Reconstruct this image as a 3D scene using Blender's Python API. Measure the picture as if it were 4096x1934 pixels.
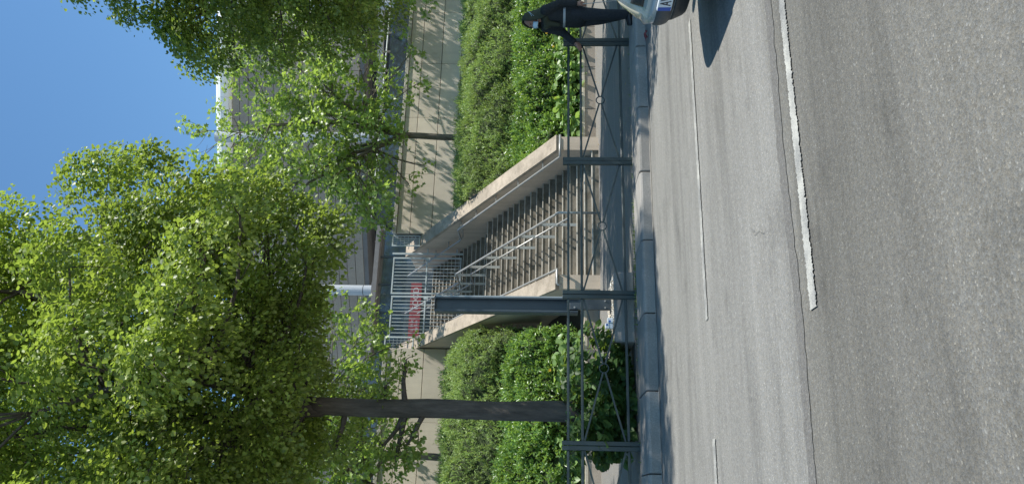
import bpy, math, random
import numpy as np
from mathutils import Vector, Matrix, noise

for o in list(bpy.data.objects):
    bpy.data.objects.remove(o)
scene = bpy.context.scene
COL = scene.collection
PI = math.pi

# ------------------------------------------------------------------ camera
# X runs along the street, Y away from the viewer, Z up.  The photograph was taken with the phone
# turned on its side, so the camera is rolled by ninety degrees: world up is picture left.
PSI, PITCH, ROLL, HC = math.atan(3076 / 9050), math.radians(2.88), 0.0085, 1.35
F0 = Vector((math.sin(PSI), math.cos(PSI), 0)); R0 = Vector((math.cos(PSI), -math.sin(PSI), 0)); Z0 = Vector((0, 0, 1))
FW = F0 * math.cos(PITCH) + Z0 * math.sin(PITCH)
U0 = -F0 * math.sin(PITCH) + Z0 * math.cos(PITCH)
RT = R0 * math.cos(ROLL) + U0 * math.sin(ROLL)
UP = U0 * math.cos(ROLL) - R0 * math.sin(ROLL)
cam = bpy.data.cameras.new('camera'); camo = bpy.data.objects.new('camera', cam); COL.objects.link(camo)
cam.sensor_fit = 'HORIZONTAL'; cam.sensor_width = 36; cam.lens = 3076 * 36 / 4096
cam.clip_start = 0.05; cam.clip_end = 3000
m = Matrix.Identity(4)
for i in range(3):
    m[i][0] = -UP[i]; m[i][1] = RT[i]; m[i][2] = -FW[i]; m[i][3] = (0, 0, HC)[i]
camo.matrix_world = m
scene.camera = camo

# ------------------------------------------------------------------ sky, sun, exposure
S = Vector((0.49, -0.245, 0.837)).normalized()
world = bpy.data.worlds.new('World'); scene.world = world; world.use_nodes = True
wn = world.node_tree.nodes; wl = world.node_tree.links
bg = wn['Background']; sky = wn.new('ShaderNodeTexSky'); sky.sky_type = 'NISHITA'; sky.sun_disc = False
sky.sun_elevation = math.asin(S.z); sky.sun_rotation = math.atan2(S.x, S.y)
sky.air_density = 1.0; sky.dust_density = 0.05; sky.ozone_density = 3.2
tint = wn.new('ShaderNodeMix'); tint.data_type = 'RGBA'; tint.blend_type = 'MULTIPLY'; tint.inputs[0].default_value = 1.0; tint.inputs[7].default_value = (0.84, 1.08, 1.13, 1)
wl.new(sky.outputs[0], tint.inputs[6]); wl.new(tint.outputs[2], bg.inputs[0]); bg.inputs[1].default_value = 0.125
sun = bpy.data.lights.new('sun', 'SUN'); sun.energy = 5.0; sun.angle = math.radians(0.53); sun.color = (1, 0.965, 0.90)
suno = bpy.data.objects.new('sun', sun); COL.objects.link(suno)
suno.rotation_euler = (-S).to_track_quat('-Z', 'Y').to_euler(); suno.location = S * 60
scene.view_settings.view_transform = 'Standard'; scene.view_settings.look = 'None'
scene.view_settings.exposure = 0.36; scene.view_settings.gamma = 1
scene.cycles.max_bounces = 8; scene.cycles.transparent_max_bounces = 8

# ------------------------------------------------------------------ helpers
class MB:
    """collects shapes; build() links them as one mesh object"""
    def __init__(s): s.v = []; s.f = []
    def add(s, vs, fs):
        n = len(s.v); s.v += [tuple(p) for p in vs]; s.f += [tuple(i + n for i in f) for f in fs]; return s
    def box(s, x0, x1, y0, y1, z0, z1):
        return s.add([(x0, y0, z0), (x1, y0, z0), (x1, y1, z0), (x0, y1, z0), (x0, y0, z1), (x1, y0, z1), (x1, y1, z1), (x0, y1, z1)],
                     [(0, 3, 2, 1), (4, 5, 6, 7), (0, 1, 5, 4), (1, 2, 6, 5), (2, 3, 7, 6), (3, 0, 4, 7)])
    def cbox(s, x0, x1, y0, y1, z0, z1, c):
        """box with chamfered edges"""
        V = []; idx = {}
        for ix, X in enumerate((x0, x1)):
            for iy, Y in enumerate((y0, y1)):
                for iz, Z in enumerate((z0, z1)):
                    dx, dy, dz = (1 - 2 * ix) * c, (1 - 2 * iy) * c, (1 - 2 * iz) * c
                    for a, p in (('x', (X, Y + dy, Z + dz)), ('y', (X + dx, Y, Z + dz)), ('z', (X + dx, Y + dy, Z))):
                        idx[(ix, iy, iz, a)] = len(V); V.append(p)
        Fs = []
        for i in (0, 1):
            Fs.append([idx[(i, a, b, 'x')] for a, b in ((0, 0), (0, 1), (1, 1), (1, 0))][::(1 if i == 0 else -1)])
            Fs.append([idx[(a, i, b, 'y')] for a, b in ((0, 0), (1, 0), (1, 1), (0, 1))][::(1 if i == 0 else -1)])
            Fs.append([idx[(a, b, i, 'z')] for a, b in ((0, 0), (0, 1), (1, 1), (1, 0))][::(1 if i == 0 else -1)])
        for i in (0, 1):
            for j in (0, 1):
                Fs.append([idx[(i, j, 0, 'x')], idx[(i, j, 1, 'x')], idx[(i, j, 1, 'y')], idx[(i, j, 0, 'y')]])
                Fs.append([idx[(i, 0, j, 'x')], idx[(i, 1, j, 'x')], idx[(i, 1, j, 'z')], idx[(i, 0, j, 'z')]])
                Fs.append([idx[(0, i, j, 'y')], idx[(1, i, j, 'y')], idx[(1, i, j, 'z')], idx[(0, i, j, 'z')]])
                for k in (0, 1):
                    Fs.append([idx[(i, j, k, a)] for a in 'xyz'])
        return s.add(V, Fs)
    def tube(s, pts, r, n=8, cap=True):
        pts = [Vector(p) for p in pts]; rr = r if isinstance(r, (list, tuple)) else [r] * len(pts)
        V = []; Fs = []; up = None
        for i, p in enumerate(pts):
            d = (pts[min(i + 1, len(pts) - 1)] - pts[max(i - 1, 0)]).normalized()
            if up is None: up = d.orthogonal().normalized()
            up = (up - d * up.dot(d)).normalized(); sd = d.cross(up)
            for k in range(n):
                a = 2 * PI * k / n; V.append(p + (up * math.cos(a) + sd * math.sin(a)) * rr[i])
        for i in range(len(pts) - 1):
            for k in range(n):
                Fs.append((i * n + k, i * n + (k + 1) % n, (i + 1) * n + (k + 1) % n, (i + 1) * n + k))
        if cap:
            Fs.append(tuple(range(n))[::-1]); Fs.append(tuple(range((len(pts) - 1) * n, len(pts) * n)))
        return s.add(V, Fs)
    def bar(s, a, b, w, h=None):
        """square bar from a to b"""
        a = Vector(a); b = Vector(b); h = h or w; d = (b - a).normalized()
        sd = d.cross(Vector((0, 1, 0)) if abs(d.y) < 0.9 else Vector((1, 0, 0))).normalized(); up = sd.cross(d)
        V = [p + sd * (i * w / 2) + up * (j * h / 2) for p in (a, b) for i, j in ((-1, -1), (1, -1), (1, 1), (-1, 1))]
        return s.add(V, [(0, 1, 2, 3), (7, 6, 5, 4), (0, 4, 5, 1), (1, 5, 6, 2), (2, 6, 7, 3), (3, 7, 4, 0)])
    def prism(s, prof, x0, x1):
        """profile of (y,z) points extruded along x"""
        n = len(prof)
        V = [(x0, y, z) for y, z in prof] + [(x1, y, z) for y, z in prof]
        return s.add(V, [tuple(range(n)), tuple(range(n, 2 * n))[::-1]] + [(i, n + i, n + (i + 1) % n, (i + 1) % n) for i in range(n)])
    def ellip(s, c, r, nu=12, nv=8):
        V = []; Fs = []
        for j in range(nv + 1):
            t = PI * j / nv
            for i in range(nu):
                a = 2 * PI * i / nu
                V.append((c[0] + r[0] * math.sin(t) * math.cos(a), c[1] + r[1] * math.sin(t) * math.sin(a), c[2] + r[2] * math.cos(t)))
        for j in range(nv):
            for i in range(nu):
                Fs.append((j * nu + i, (j + 1) * nu + i, (j + 1) * nu + (i + 1) % nu, j * nu + (i + 1) % nu))
        return s.add(V, Fs)
    def mesh(s, name):
        me = bpy.data.meshes.new(name); me.from_pydata(s.v, [], s.f); me.validate()
        import bmesh
        b = bmesh.new(); b.from_mesh(me); bmesh.ops.remove_doubles(b, verts=b.verts, dist=1e-5)
        bmesh.ops.recalc_face_normals(b, faces=b.faces); b.to_mesh(me); b.free(); return me
    def build(s, name, mat, parent=None, smooth=False, **pr):
        return link(name, s.mesh(name), mat, parent, smooth, **pr)

def props(o, label=None, cat=None, group=None, kind=None):
    if label: o['label'] = label
    if cat: o['category'] = cat
    if group: o['group'] = group
    if kind: o['kind'] = kind
    return o
def link(name, me, mat, parent=None, smooth=False, loc=None, **pr):
    o = bpy.data.objects.new(name, me); COL.objects.link(o)
    if mat and (not me.materials): me.materials.append(mat)
    if smooth: me.polygons.foreach_set('use_smooth', [True] * len(me.polygons))
    if parent: o.parent = parent
    if loc: o.location = loc
    return props(o, **pr)
def empty(name, loc=(0, 0, 0), **pr):
    o = bpy.data.objects.new(name, None); COL.objects.link(o); o.location = loc; o.empty_display_size = 0.1
    return props(o, **pr)
def copy_tree(o, parent=None):
    c = o.copy(); COL.objects.link(c); c.parent = parent
    for ch in o.children:
        copy_tree(ch, c)
    return c
def npmesh(name, V, nper, tmpl_faces, ninst):
    """mesh of ninst copies of a template with nper verts"""
    me = bpy.data.meshes.new(name)
    tf = np.array(tmpl_faces, dtype=np.int32); fn, fk = tf.shape
    F = (tf[None] + (np.arange(ninst, dtype=np.int32) * nper)[:, None, None]).reshape(-1)
    me.vertices.add(len(V)); me.vertices.foreach_set('co', np.ascontiguousarray(V, dtype=np.float32).reshape(-1))
    nf = fn * ninst
    me.loops.add(nf * fk); me.loops.foreach_set('vertex_index', F)
    me.polygons.add(nf); me.polygons.foreach_set('loop_start', np.arange(nf, dtype=np.int32) * fk)
    me.update(calc_edges=True); return me

# ------------------------------------------------------------------ materials
def newmat(name):
    mt = bpy.data.materials.new(name); mt.use_nodes = True
    nt = mt.node_tree; return mt, nt, nt.nodes, nt.links, nt.nodes['Principled BSDF']
def ramp(n, stops):
    r = n.new('ShaderNodeValToRGB'); e = r.color_ramp.elements
    while len(e) < len(stops): e.new(0.5)
    for k, (p, c) in enumerate(stops):
        e[k].position = p; e[k].color = (c, c, c, 1) if isinstance(c, (int, float)) else (*c, 1)
    return r
def tex(n, l, kind, scale, coord='Object', detail=4, rough=0.6, stretch=None, **kw):
    tc = n.new('ShaderNodeTexCoord'); mp = n.new('ShaderNodeMapping'); l.new(tc.outputs[coord], mp.inputs[0])
    if coord == 'World':
        pass
    if stretch: mp.inputs['Scale'].default_value = stretch
    t = n.new('ShaderNodeTex' + kind); t.inputs['Scale'].default_value = scale
    if kind == 'Noise': t.inputs['Detail'].default_value = detail; t.inputs['Roughness'].default_value = rough
    l.new(mp.outputs[0], t.inputs['Vector']); return t
def geo_tex(n, l, kind, scale, detail=4, rough=0.6, stretch=None):
    g = n.new('ShaderNodeNewGeometry'); mp = n.new('ShaderNodeMapping'); l.new(g.outputs['Position'], mp.inputs[0])
    if stretch: mp.inputs['Scale'].default_value = stretch
    t = n.new('ShaderNodeTex' + kind); t.inputs['Scale'].default_value = scale
    if kind == 'Noise': t.inputs['Detail'].default_value = detail; t.inputs['Roughness'].default_value = rough
    l.new(mp.outputs[0], t.inputs['Vector']); return t
def mix(n, l, a, b, fac, mode='MIX'):
    x = n.new('ShaderNodeMix'); x.data_type = 'RGBA'; x.blend_type = mode
    for sock, val in ((6, a), (7, b), (0, fac)):
        if hasattr(val, 'is_linked') or hasattr(val, 'links'): l.new(val, x.inputs[sock])
        elif sock == 0: x.inputs[0].default_value = val
        else: x.inputs[sock].default_value = (*val, 1)
    return x.outputs[2]
def bump(n, l, b, h, strength, dist, prev=None):
    bp = n.new('ShaderNodeBump'); bp.inputs['Strength'].default_value = strength; bp.inputs['Distance'].default_value = dist
    l.new(h, bp.inputs['Height'])
    if prev: l.new(prev, bp.inputs['Normal'])
    l.new(bp.outputs[0], b.inputs['Normal']); return bp.outputs[0]
def concrete(name, c, var=0.25, rough=0.85, grain=60, streak=0.0, stain=(0.08, 0.075, 0.06), stain_amt=0.0, piece=0.0, bumps=0.25):
    mt, nt, n, l, b = newmat(name)
    big = geo_tex(n, l, 'Noise', 0.9, 5, 0.65); fine = geo_tex(n, l, 'Noise', grain, 3, 0.7)
    r = ramp(n, [(0.3, 1 - var), (0.7, 1 + var)]); l.new(big.outputs[0], r.inputs[0])
    col = mix(n, l, c, r.outputs[0], 1.0, 'MULTIPLY')
    r2 = ramp(n, [(0.3, 0.78), (0.72, 1.18)]); l.new(fine.outputs[0], r2.inputs[0])
    col = mix(n, l, col, r2.outputs[0], 1.0, 'MULTIPLY')
    if streak:
        st = geo_tex(n, l, 'Noise', 1.6, 4, 0.6, stretch=(3, 3, 0.25)); r3 = ramp(n, [(0.45, 0.0), (0.75, streak)]); l.new(st.outputs[0], r3.inputs[0])
        col = mix(n, l, col, stain, r3.outputs[0])
    if stain_amt:
        st = geo_tex(n, l, 'Noise', 3.1, 6, 0.75); r3 = ramp(n, [(0.46, 0.0), (0.62, stain_amt)]); l.new(st.outputs[0], r3.inputs[0])
        col = mix(n, l, col, stain, r3.outputs[0])
    if piece:
        oi = n.new('ShaderNodeObjectInfo'); r4 = ramp(n, [(0, 1 - piece), (1, 1 + piece)]); l.new(oi.outputs['Random'], r4.inputs[0])
        col = mix(n, l, col, r4.outputs[0], 1.0, 'MULTIPLY')
    l.new(col, b.inputs['Base Color']); b.inputs['Roughness'].default_value = rough
    bump(n, l, b, fine.outputs[0], bumps, 0.004); return mt
def painted(name, c, rough=0.45, metal=0.0, wear=0.15, coat=0.0, grain=40):
    mt, nt, n, l, b = newmat(name)
    t = geo_tex(n, l, 'Noise', 2.5, 6, 0.7); r = ramp(n, [(0.3, 1 - wear), (0.75, 1 + wear)]); l.new(t.outputs[0], r.inputs[0])
    l.new(mix(n, l, c, r.outputs[0], 1.0, 'MULTIPLY'), b.inputs['Base Color'])
    f = geo_tex(n, l, 'Noise', grain, 3, 0.6); rr = ramp(n, [(0.3, rough * 0.8), (0.7, min(1, rough * 1.25))]); l.new(f.outputs[0], rr.inputs[0])
    l.new(rr.outputs[0], b.inputs['Roughness']); b.inputs['Metallic'].default_value = metal
    b.inputs['Coat Weight'].default_value = coat
    return mt
def foliage(name, c1, c2, trans=0.35, rough=0.42, spec=0.5, tint=(0.55, 0.75, 0.12)):
    mt, nt, n, l, b = newmat(name)
    g = n.new('ShaderNodeNewGeometry'); r = ramp(n, [(0.0, c1), (0.75, c2), (1.0, tuple(min(1, x * 1.35) for x in c2))]); l.new(g.outputs['Random Per Island'], r.inputs[0])
    big = geo_tex(n, l, 'Noise', 0.8, 3, 0.5); rb = ramp(n, [(0.3, 0.78), (0.7, 1.2)]); l.new(big.outputs[0], rb.inputs[0])
    col = mix(n, l, r.outputs[0], rb.outputs[0], 1.0, 'MULTIPLY')
    l.new(col, b.inputs['Base Color']); b.inputs['Roughness'].default_value = rough
    b.inputs['Specular IOR Level'].default_value = spec
    tr = n.new('ShaderNodeBsdfTranslucent'); tc = mix(n, l, col, tint, 0.25); tc2 = mix(n, l, tc, (1.9, 1.9, 1.2), 1.0, 'MULTIPLY'); l.new(tc2, tr.inputs[0])
    mx = n.new('ShaderNodeMixShader'); mx.inputs[0].default_value = trans
    l.new(b.outputs[0], mx.inputs[1]); l.new(tr.outputs[0], mx.inputs[2])
    l.new(mx.outputs[0], n['Material Output'].inputs[0]); return mt
def asphalt(name, base, lanes=True):
    mt, nt, n, l, b = newmat(name)
    v = geo_tex(n, l, 'Voronoi', 135); fine = geo_tex(n, l, 'Noise', 300, 2, 0.6); med = geo_tex(n, l, 'Noise', 34, 4, 0.7)
    r = ramp(n, [(0.0, tuple(x * 0.80 for x in base)), (0.5, base), (0.96, tuple(x * 1.14 for x in base)), (1.0, tuple(x * 1.75 for x in base))])
    sep = n.new('ShaderNodeSeparateColor'); l.new(v.outputs['Color'], sep.inputs[0]); l.new(sep.outputs[0], r.inputs[0])
    warm = mix(n, l, r.outputs[0], (1.08, 1.0, 0.88), sep.outputs[2], 'MULTIPLY')
    rf = ramp(n, [(0.25, 0.75), (0.75, 1.22)]); l.new(fine.outputs[0], rf.inputs[0]); col = mix(n, l, warm, rf.outputs[0], 1.0, 'MULTIPLY')
    rm = ramp(n, [(0.3, 0.8), (0.7, 1.18)]); l.new(med.outputs[0], rm.inputs[0]); col = mix(n, l, col, rm.outputs[0], 1.0, 'MULTIPLY')
    if lanes:
        st = geo_tex(n, l, 'Noise', 1.3, 6, 0.68, stretch=(0.22, 2.4, 1)); rs = ramp(n, [(0.3, 0.7), (0.5, 0.98), (0.72, 1.18)]); l.new(st.outputs[0], rs.inputs[0])
        col = mix(n, l, col, rs.outputs[0], 1.0, 'MULTIPLY')
        pt = geo_tex(n, l, 'Noise', 1.7, 5, 0.7, stretch=(0.6, 1, 1)); rp = ramp(n, [(0.28, 0.68), (0.45, 1.0)]); l.new(pt.outputs[0], rp.inputs[0])
        col = mix(n, l, col, rp.outputs[0], 1.0, 'MULTIPLY')
        # older, darker and browner surfacing on the near side of the sealed seam
        g = n.new('ShaderNodeNewGeometry'); sx = n.new('ShaderNodeSeparateXYZ'); l.new(g.outputs['Position'], sx.inputs[0])
        wob = geo_tex(n, l, 'Noise', 0.8, 3, 0.5); ad = n.new('ShaderNodeMath'); ad.operation = 'MULTIPLY_ADD'; ad.inputs[1].default_value = 0.5
        l.new(wob.outputs[0], ad.inputs[0]); l.new(sx.outputs[1], ad.inputs[2])
        mr = n.new('ShaderNodeMapRange'); mr.inputs[1].default_value = 4.35; mr.inputs[2].default_value = 4.5; l.new(ad.outputs[0], mr.inputs[0])
        # tyre-polished tracks and the oil-darkened strips between them
        tr = n.new('ShaderNodeMapRange'); tr.inputs[1].default_value = 0.0; tr.inputs[2].default_value = 10.0; l.new(ad.outputs[0], tr.inputs[0])
        rt = ramp(n, [(0.0, 1.0), (0.24, 0.98), (0.30, 0.86), (0.37, 0.78), (0.43, 0.98), (0.50, 1.06), (0.58, 0.93), (0.66, 1.06), (0.74, 1.0), (0.80, 0.94), (0.88, 1.05), (1.0, 1.0)]); l.new(tr.outputs[0], rt.inputs[0])
        col = mix(n, l, col, rt.outputs[0], 1.0, 'MULTIPLY')
        old = mix(n, l, col, (0.74, 0.73, 0.70), 1.0, 'MULTIPLY'); col = mix(n, l, old, col, mr.outputs[0])
    l.new(col, b.inputs['Base Color']); b.inputs['Roughness'].default_value = 0.82; b.inputs['Specular IOR Level'].default_value = 0.35
    h = n.new('ShaderNodeMath'); h.operation = 'ADD'; l.new(v.outputs['Distance'], h.inputs[0]); l.new(fine.outputs[0], h.inputs[1])
    bump(n, l, b, h.outputs[0], 0.45, 0.003); return mt
def glassy(name, c, rough=0.06):
    mt, nt, n, l, b = newmat(name); b.inputs['Base Color'].default_value = (*c, 1); b.inputs['Roughness'].default_value = rough
    b.inputs['Specular IOR Level'].default_value = 0.9
    t = geo_tex(n, l, 'Noise', 0.7, 2, 0.5); bump(n, l, b, t.outputs[0], 0.05, 0.05); return mt
def worn_paint(name):
    mt, nt, n, l, b = newmat(name)
    f = geo_tex(n, l, 'Noise', 120, 4, 0.8); g = geo_tex(n, l, 'Noise', 3.2, 5, 0.7)
    a = n.new('ShaderNodeMath'); a.operation = 'ADD'; l.new(f.outputs[0], a.inputs[0]); l.new(g.outputs[0], a.inputs[1])
    r = ramp(n, [(0.44, 0.0), (0.60, 1.0)]); hlf = n.new('ShaderNodeMath'); hlf.operation = 'MULTIPLY'; hlf.inputs[1].default_value = 0.5
    l.new(a.outputs[0], hlf.inputs[0]); l.new(hlf.outputs[0], r.inputs[0])
    l.new(mix(n, l, (0.2, 0.2, 0.19), (0.50, 0.49, 0.43), r.outputs[0]), b.inputs['Base Color']); b.inputs['Roughness'].default_value = 0.75
    bump(n, l, b, f.outputs[0], 0.4, 0.004); return mt

M = {}
M['road'] = asphalt('road asphalt', (0.215, 0.217, 0.208))
M['pave'] = asphalt('pavement asphalt', (0.20, 0.195, 0.185), lanes=False)
M['seal'] = asphalt('bitumen seam', (0.145, 0.145, 0.14), lanes=False)
M['paint'] = worn_paint('worn road paint')
M['kerb'] = concrete('granite kerb', (0.285, 0.268, 0.24), 0.18, 0.8, 70, stain_amt=0.25, stain=(0.16, 0.16, 0.15), piece=0.12, bumps=0.6)
M['wall'] = concrete('beige wall panel', (0.62, 0.545, 0.44), 0.10, 0.85, 90, streak=0.22, stain=(0.26, 0.24, 0.2), piece=0.10, bumps=0.15)
M['coping'] = concrete('coping stone', (0.45, 0.42, 0.36), 0.18, 0.85, 60, stain_amt=0.35, stain=(0.2, 0.18, 0.14), piece=0.08)
M['parapet'] = concrete('parapet concrete', (0.56, 0.455, 0.35), 0.12, 0.85, 80, streak=0.3, stain=(0.24, 0.2, 0.15))
M['parapet_top'] = concrete('parapet coping', (0.40, 0.335, 0.26), 0.2, 0.9, 45, stain_amt=0.5, stain=(0.17, 0.14, 0.1), bumps=0.5)
M['step'] = concrete('step concrete', (0.22, 0.195, 0.155), 0.3, 0.9, 40, stain_amt=0.75, stain=(0.10, 0.085, 0.06), piece=0.10, bumps=0.5)
M['nosing'] = concrete('step nosing', (0.55, 0.51, 0.44), 0.2, 0.8, 50, stain_amt=0.4, stain=(0.28, 0.25, 0.2), piece=0.08)
M['lowwall'] = concrete('low wall stone', (0.36, 0.30, 0.24), 0.2, 0.85, 55, stain_amt=0.3, stain=(0.2, 0.17, 0.13), piece=0.12)
M['lowcap'] = concrete('low wall cap', (0.50, 0.44, 0.34), 0.15, 0.85, 55, stain_amt=0.3, stain=(0.3, 0.25, 0.17), piece=0.12)
M['block'] = concrete('ballast concrete', (0.30, 0.285, 0.26), 0.15, 0.9, 50)
M['terrace'] = concrete('terrace paving', (0.42, 0.40, 0.36), 0.15)
M['soil'] = concrete('bank soil', (0.06, 0.045, 0.03), 0.4, 1.0, 20)
M['barrier'] = painted('barrier green grey paint', (0.038, 0.055, 0.056), 0.36, 0.0, 0.25)
M['steel'] = painted('grey column paint', (0.05, 0.066, 0.078), 0.42, 0.0, 0.2)
M['steel_light'] = painted('pale column edge', (0.34, 0.37, 0.38), 0.4, 0.3, 0.2)  # much paler colour, for the right flange of the column only
M['rail'] = painted('brushed steel handrail', (0.42, 0.41, 0.38), 0.42, 0.5, 0.12)
M['gate'] = painted('pale gate paint', (0.52, 0.57, 0.58), 0.45, 0.0, 0.15)
M['clad'] = concrete('ribbed cladding', (0.32, 0.275, 0.225), 0.10, 0.8, 30, piece=0.06, bumps=0.1)
M['clad_gap'] = painted('cladding joint', (0.045, 0.042, 0.038), 0.9)
M['rim'] = painted('white roof rim', (0.80, 0.80, 0.78), 0.4, 0.0, 0.03)
M['beam'] = painted('pale beam', (0.48, 0.46, 0.42), 0.5, 0.0, 0.12)
M['column'] = concrete('round concrete column', (0.44, 0.46, 0.48), 0.08, 0.6, 30)
M['glass'] = glassy('facade glass', (0.05, 0.065, 0.08))
M['darkroom'] = painted('recess', (0.16, 0.155, 0.15), 0.8)
M['red'] = painted('red banner', (0.19, 0.03, 0.035), 0.5)
M['white'] = painted('white plastic', (0.74, 0.78, 0.80), 0.4, 0, 0.06)
M['blue'] = painted('blue plastic', (0.03, 0.10, 0.42), 0.4)
M['bark'] = None
M['lime'] = foliage('lime leaf', (0.075, 0.112, 0.028), (0.235, 0.285, 0.066), 0.32, 0.45, 0.5, (0.48, 0.70, 0.11))
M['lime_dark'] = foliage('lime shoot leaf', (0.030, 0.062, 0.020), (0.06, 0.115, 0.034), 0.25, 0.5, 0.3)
M['plane'] = foliage('plane leaf', (0.11, 0.165, 0.05), (0.22, 0.30, 0.085), 0.38, 0.40, 0.55)
M['rosemary'] = foliage('rosemary blade', (0.145, 0.215, 0.066), (0.265, 0.365, 0.12), 0.28, 0.45, 0.45, (0.5, 0.6, 0.2))
M['shrub'] = foliage('shrub leaf', (0.08, 0.15, 0.04), (0.17, 0.28, 0.075), 0.30, 0.32, 0.6)
M['broad'] = foliage('broad leaf', (0.12, 0.20, 0.06), (0.22, 0.33, 0.12), 0.33, 0.42, 0.45)
M['conifer'] = foliage('fern leaf', (0.07, 0.14, 0.05), (0.12, 0.22, 0.08), 0.3, 0.5, 0.4)
M['grass'] = foliage('kerb grass', (0.07, 0.12, 0.03), (0.14, 0.2, 0.05), 0.3, 0.5, 0.4)
M['flower'] = foliage('yellow petal', (0.65, 0.42, 0.03), (0.75, 0.5, 0.04), 0.3, 0.5, 0.4, (0.8, 0.6, 0.1))
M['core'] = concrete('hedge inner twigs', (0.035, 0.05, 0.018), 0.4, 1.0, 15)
def bark(name, c, scale):
    mt, nt, n, l, b = newmat(name)
    t = geo_tex(n, l, 'Noise', scale, 6, 0.7, stretch=(1, 1, 0.18)); r = ramp(n, [(0.3, tuple(x * 0.5 for x in c)), (0.55, c), (0.8, tuple(x * 1.5 for x in c))])
    l.new(t.outputs[0], r.inputs[0]); l.new(r.outputs[0], b.inputs['Base Color']); b.inputs['Roughness'].default_value = 0.92
    bump(n, l, b, t.outputs[0], 0.9, 0.03); return mt
M['bark'] = bark('lime bark', (0.095, 0.08, 0.066), 16)
M['bark_plane'] = bark('plane bark', (0.17, 0.145, 0.11), 9)

# ------------------------------------------------------------------ ground, road, kerb, pavement
HP = 0.15
YK, YF, YS, YW = 9.66, 10.535, 17.95, 25.6
def sheet(name, x0, x1, y0, y1, z, mat, **pr):
    return MB().add([(x0, y0, z), (x1, y0, z), (x1, y1, z), (x0, y1, z)], [(0, 1, 2, 3)]).build(name, mat, **pr)
sheet('ground', -600, 600, -600, 600, -0.03, M['terrace'], kind='structure')
sheet('road', -80, 80, -9, YK + 0.05, 0.0, M['road'], kind='structure')
MB().box(-80, 80, YK + 0.78, 18.9, -0.02, HP).build('pavement', M['pave'], kind='structure')
def wob_strip(name, x0, x1, yc, w, z, mat, amp=0.02, seed=0, n=160, rag=0.0, **pr):
    mb = MB(); rnd = random.Random(seed); V = []
    for i in range(n + 1):
        x = x0 + (x1 - x0) * i / n
        c = yc + amp * noise.noise(Vector((x * 0.9, seed * 7.1, 0))); ww = w * (1 + (0.35 if not rag else .12) * noise.noise(Vector((x * 2.3, seed * 3.3, 5))))
        e1, e2 = (rnd.gauss(0, rag), rnd.gauss(0, rag)) if rag else (0, 0)
        V += [(x + e1 * .3, c - ww / 2 + e1, z), (x + e2 * .3, c + ww / 2 + e2, z)]
    mb.add(V, [(2 * i, 2 * i + 2, 2 * i + 3, 2 * i + 1) for i in range(n)]); return mb.build(name, mat, **pr)
wob_strip('sealed_seam', -20, 22, 4.17, 0.12, 0.004, M['seal'], 0.06, 3, 900, rag=.006, kind='structure')
for (x0, x1, y) in ((1.53, 4.53, 6.53), (-2.46, 0.54, 6.53), (5.86, 8.86, 6.53), (0.98, 3.98, 3.89), (5.3, 8.3, 3.89), (-3.4, -0.36, 3.89)):
    wob_strip('lane_marking', x0, x1, y, 0.095, 0.008, M['paint'], 0.006, int(x0 * 10), 420, rag=.006, kind='structure')
for y in (13.25, 15.0):
    wob_strip('pavement_inlay', -30, 40, y, 0.028, HP + 0.004, M['coping'], 0.01, int(y), 60, kind='structure')
M['dust'] = concrete('gutter dust', (0.33, 0.31, 0.27), 0.3, 0.95, 90, stain_amt=.5, stain=(.2, .19, .17))
wob_strip('gutter_dust', -20, 25, YK - .03, 0.075, 0.006, M['dust'], 0.01, 9, 500, rag=.010, kind='structure')
crk = MB(); rnd = random.Random(12); px_, py_ = 1.62, 4.62; pts_ = [(px_, py_)]
for k in range(16): px_ += rnd.uniform(.0, .03); py_ += rnd.uniform(-.015, .05); pts_.append((px_, py_))
crk.add([(x + o, y, .005) for x, y in pts_ for o in (-.0018, .0018)], [(2 * i, 2 * i + 1, 2 * i + 3, 2 * i + 2) for i in range(16)]); crk.build('road_crack', M['seal'], kind='structure')
kerb = empty('kerb', kind='structure')
kme = []
for sd in range(3):
    mb = MB(); rnd = random.Random(sd)
    prof = [(YK, -0.05), (YK, 0.115), (YK + 0.012, 0.138), (YK + 0.05, 0.152), (YK + 0.30, 0.156), (YK + 0.72, 0.158), (YK + 0.72, -0.05)]
    prof = [(y + rnd.uniform(-.003, .003), z + rnd.uniform(-.002, .002)) for y, z in prof]
    n = len(prof); V = []; xs = [0.006, 0.016, 0.2, 0.5, 0.8, 0.968, 0.978]
    for i, x in enumerate(xs):
        ins = 0.010 if i in (0, len(xs) - 1) else 0
        V += [(x, y + (ins if y < YK + 0.04 else 0) + rnd.uniform(-.002, .002), z - (ins if z > 0.1 else 0)) for y, z in prof]
    Fs = [tuple(range(n)), tuple(range((len(xs) - 1) * n, len(xs) * n))[::-1]]
    for i in range(len(xs) - 1):
        Fs += [(i * n + k, (i + 1) * n + k, (i + 1) * n + (k + 1) % n, i * n + (k + 1) % n) for k in range(n)]
    mb.add(V, Fs); me = mb.mesh('kerb_stone'); me.materials.append(M['kerb']); kme.append(me)
rnd = random.Random(5)
for k in range(-14, 22):
    o = link('kerb_stone', kme[rnd.randrange(3)], None, kerb, loc=(1.36 + k * 0.985, rnd.uniform(-.004, .004), rnd.uniform(-.003, .003)))
MB().box(-40, 40, YK + 0.70, YK + 0.80, -0.05, 0.10).build('kerb_joint_soil', M['soil'], kind='structure')

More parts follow.
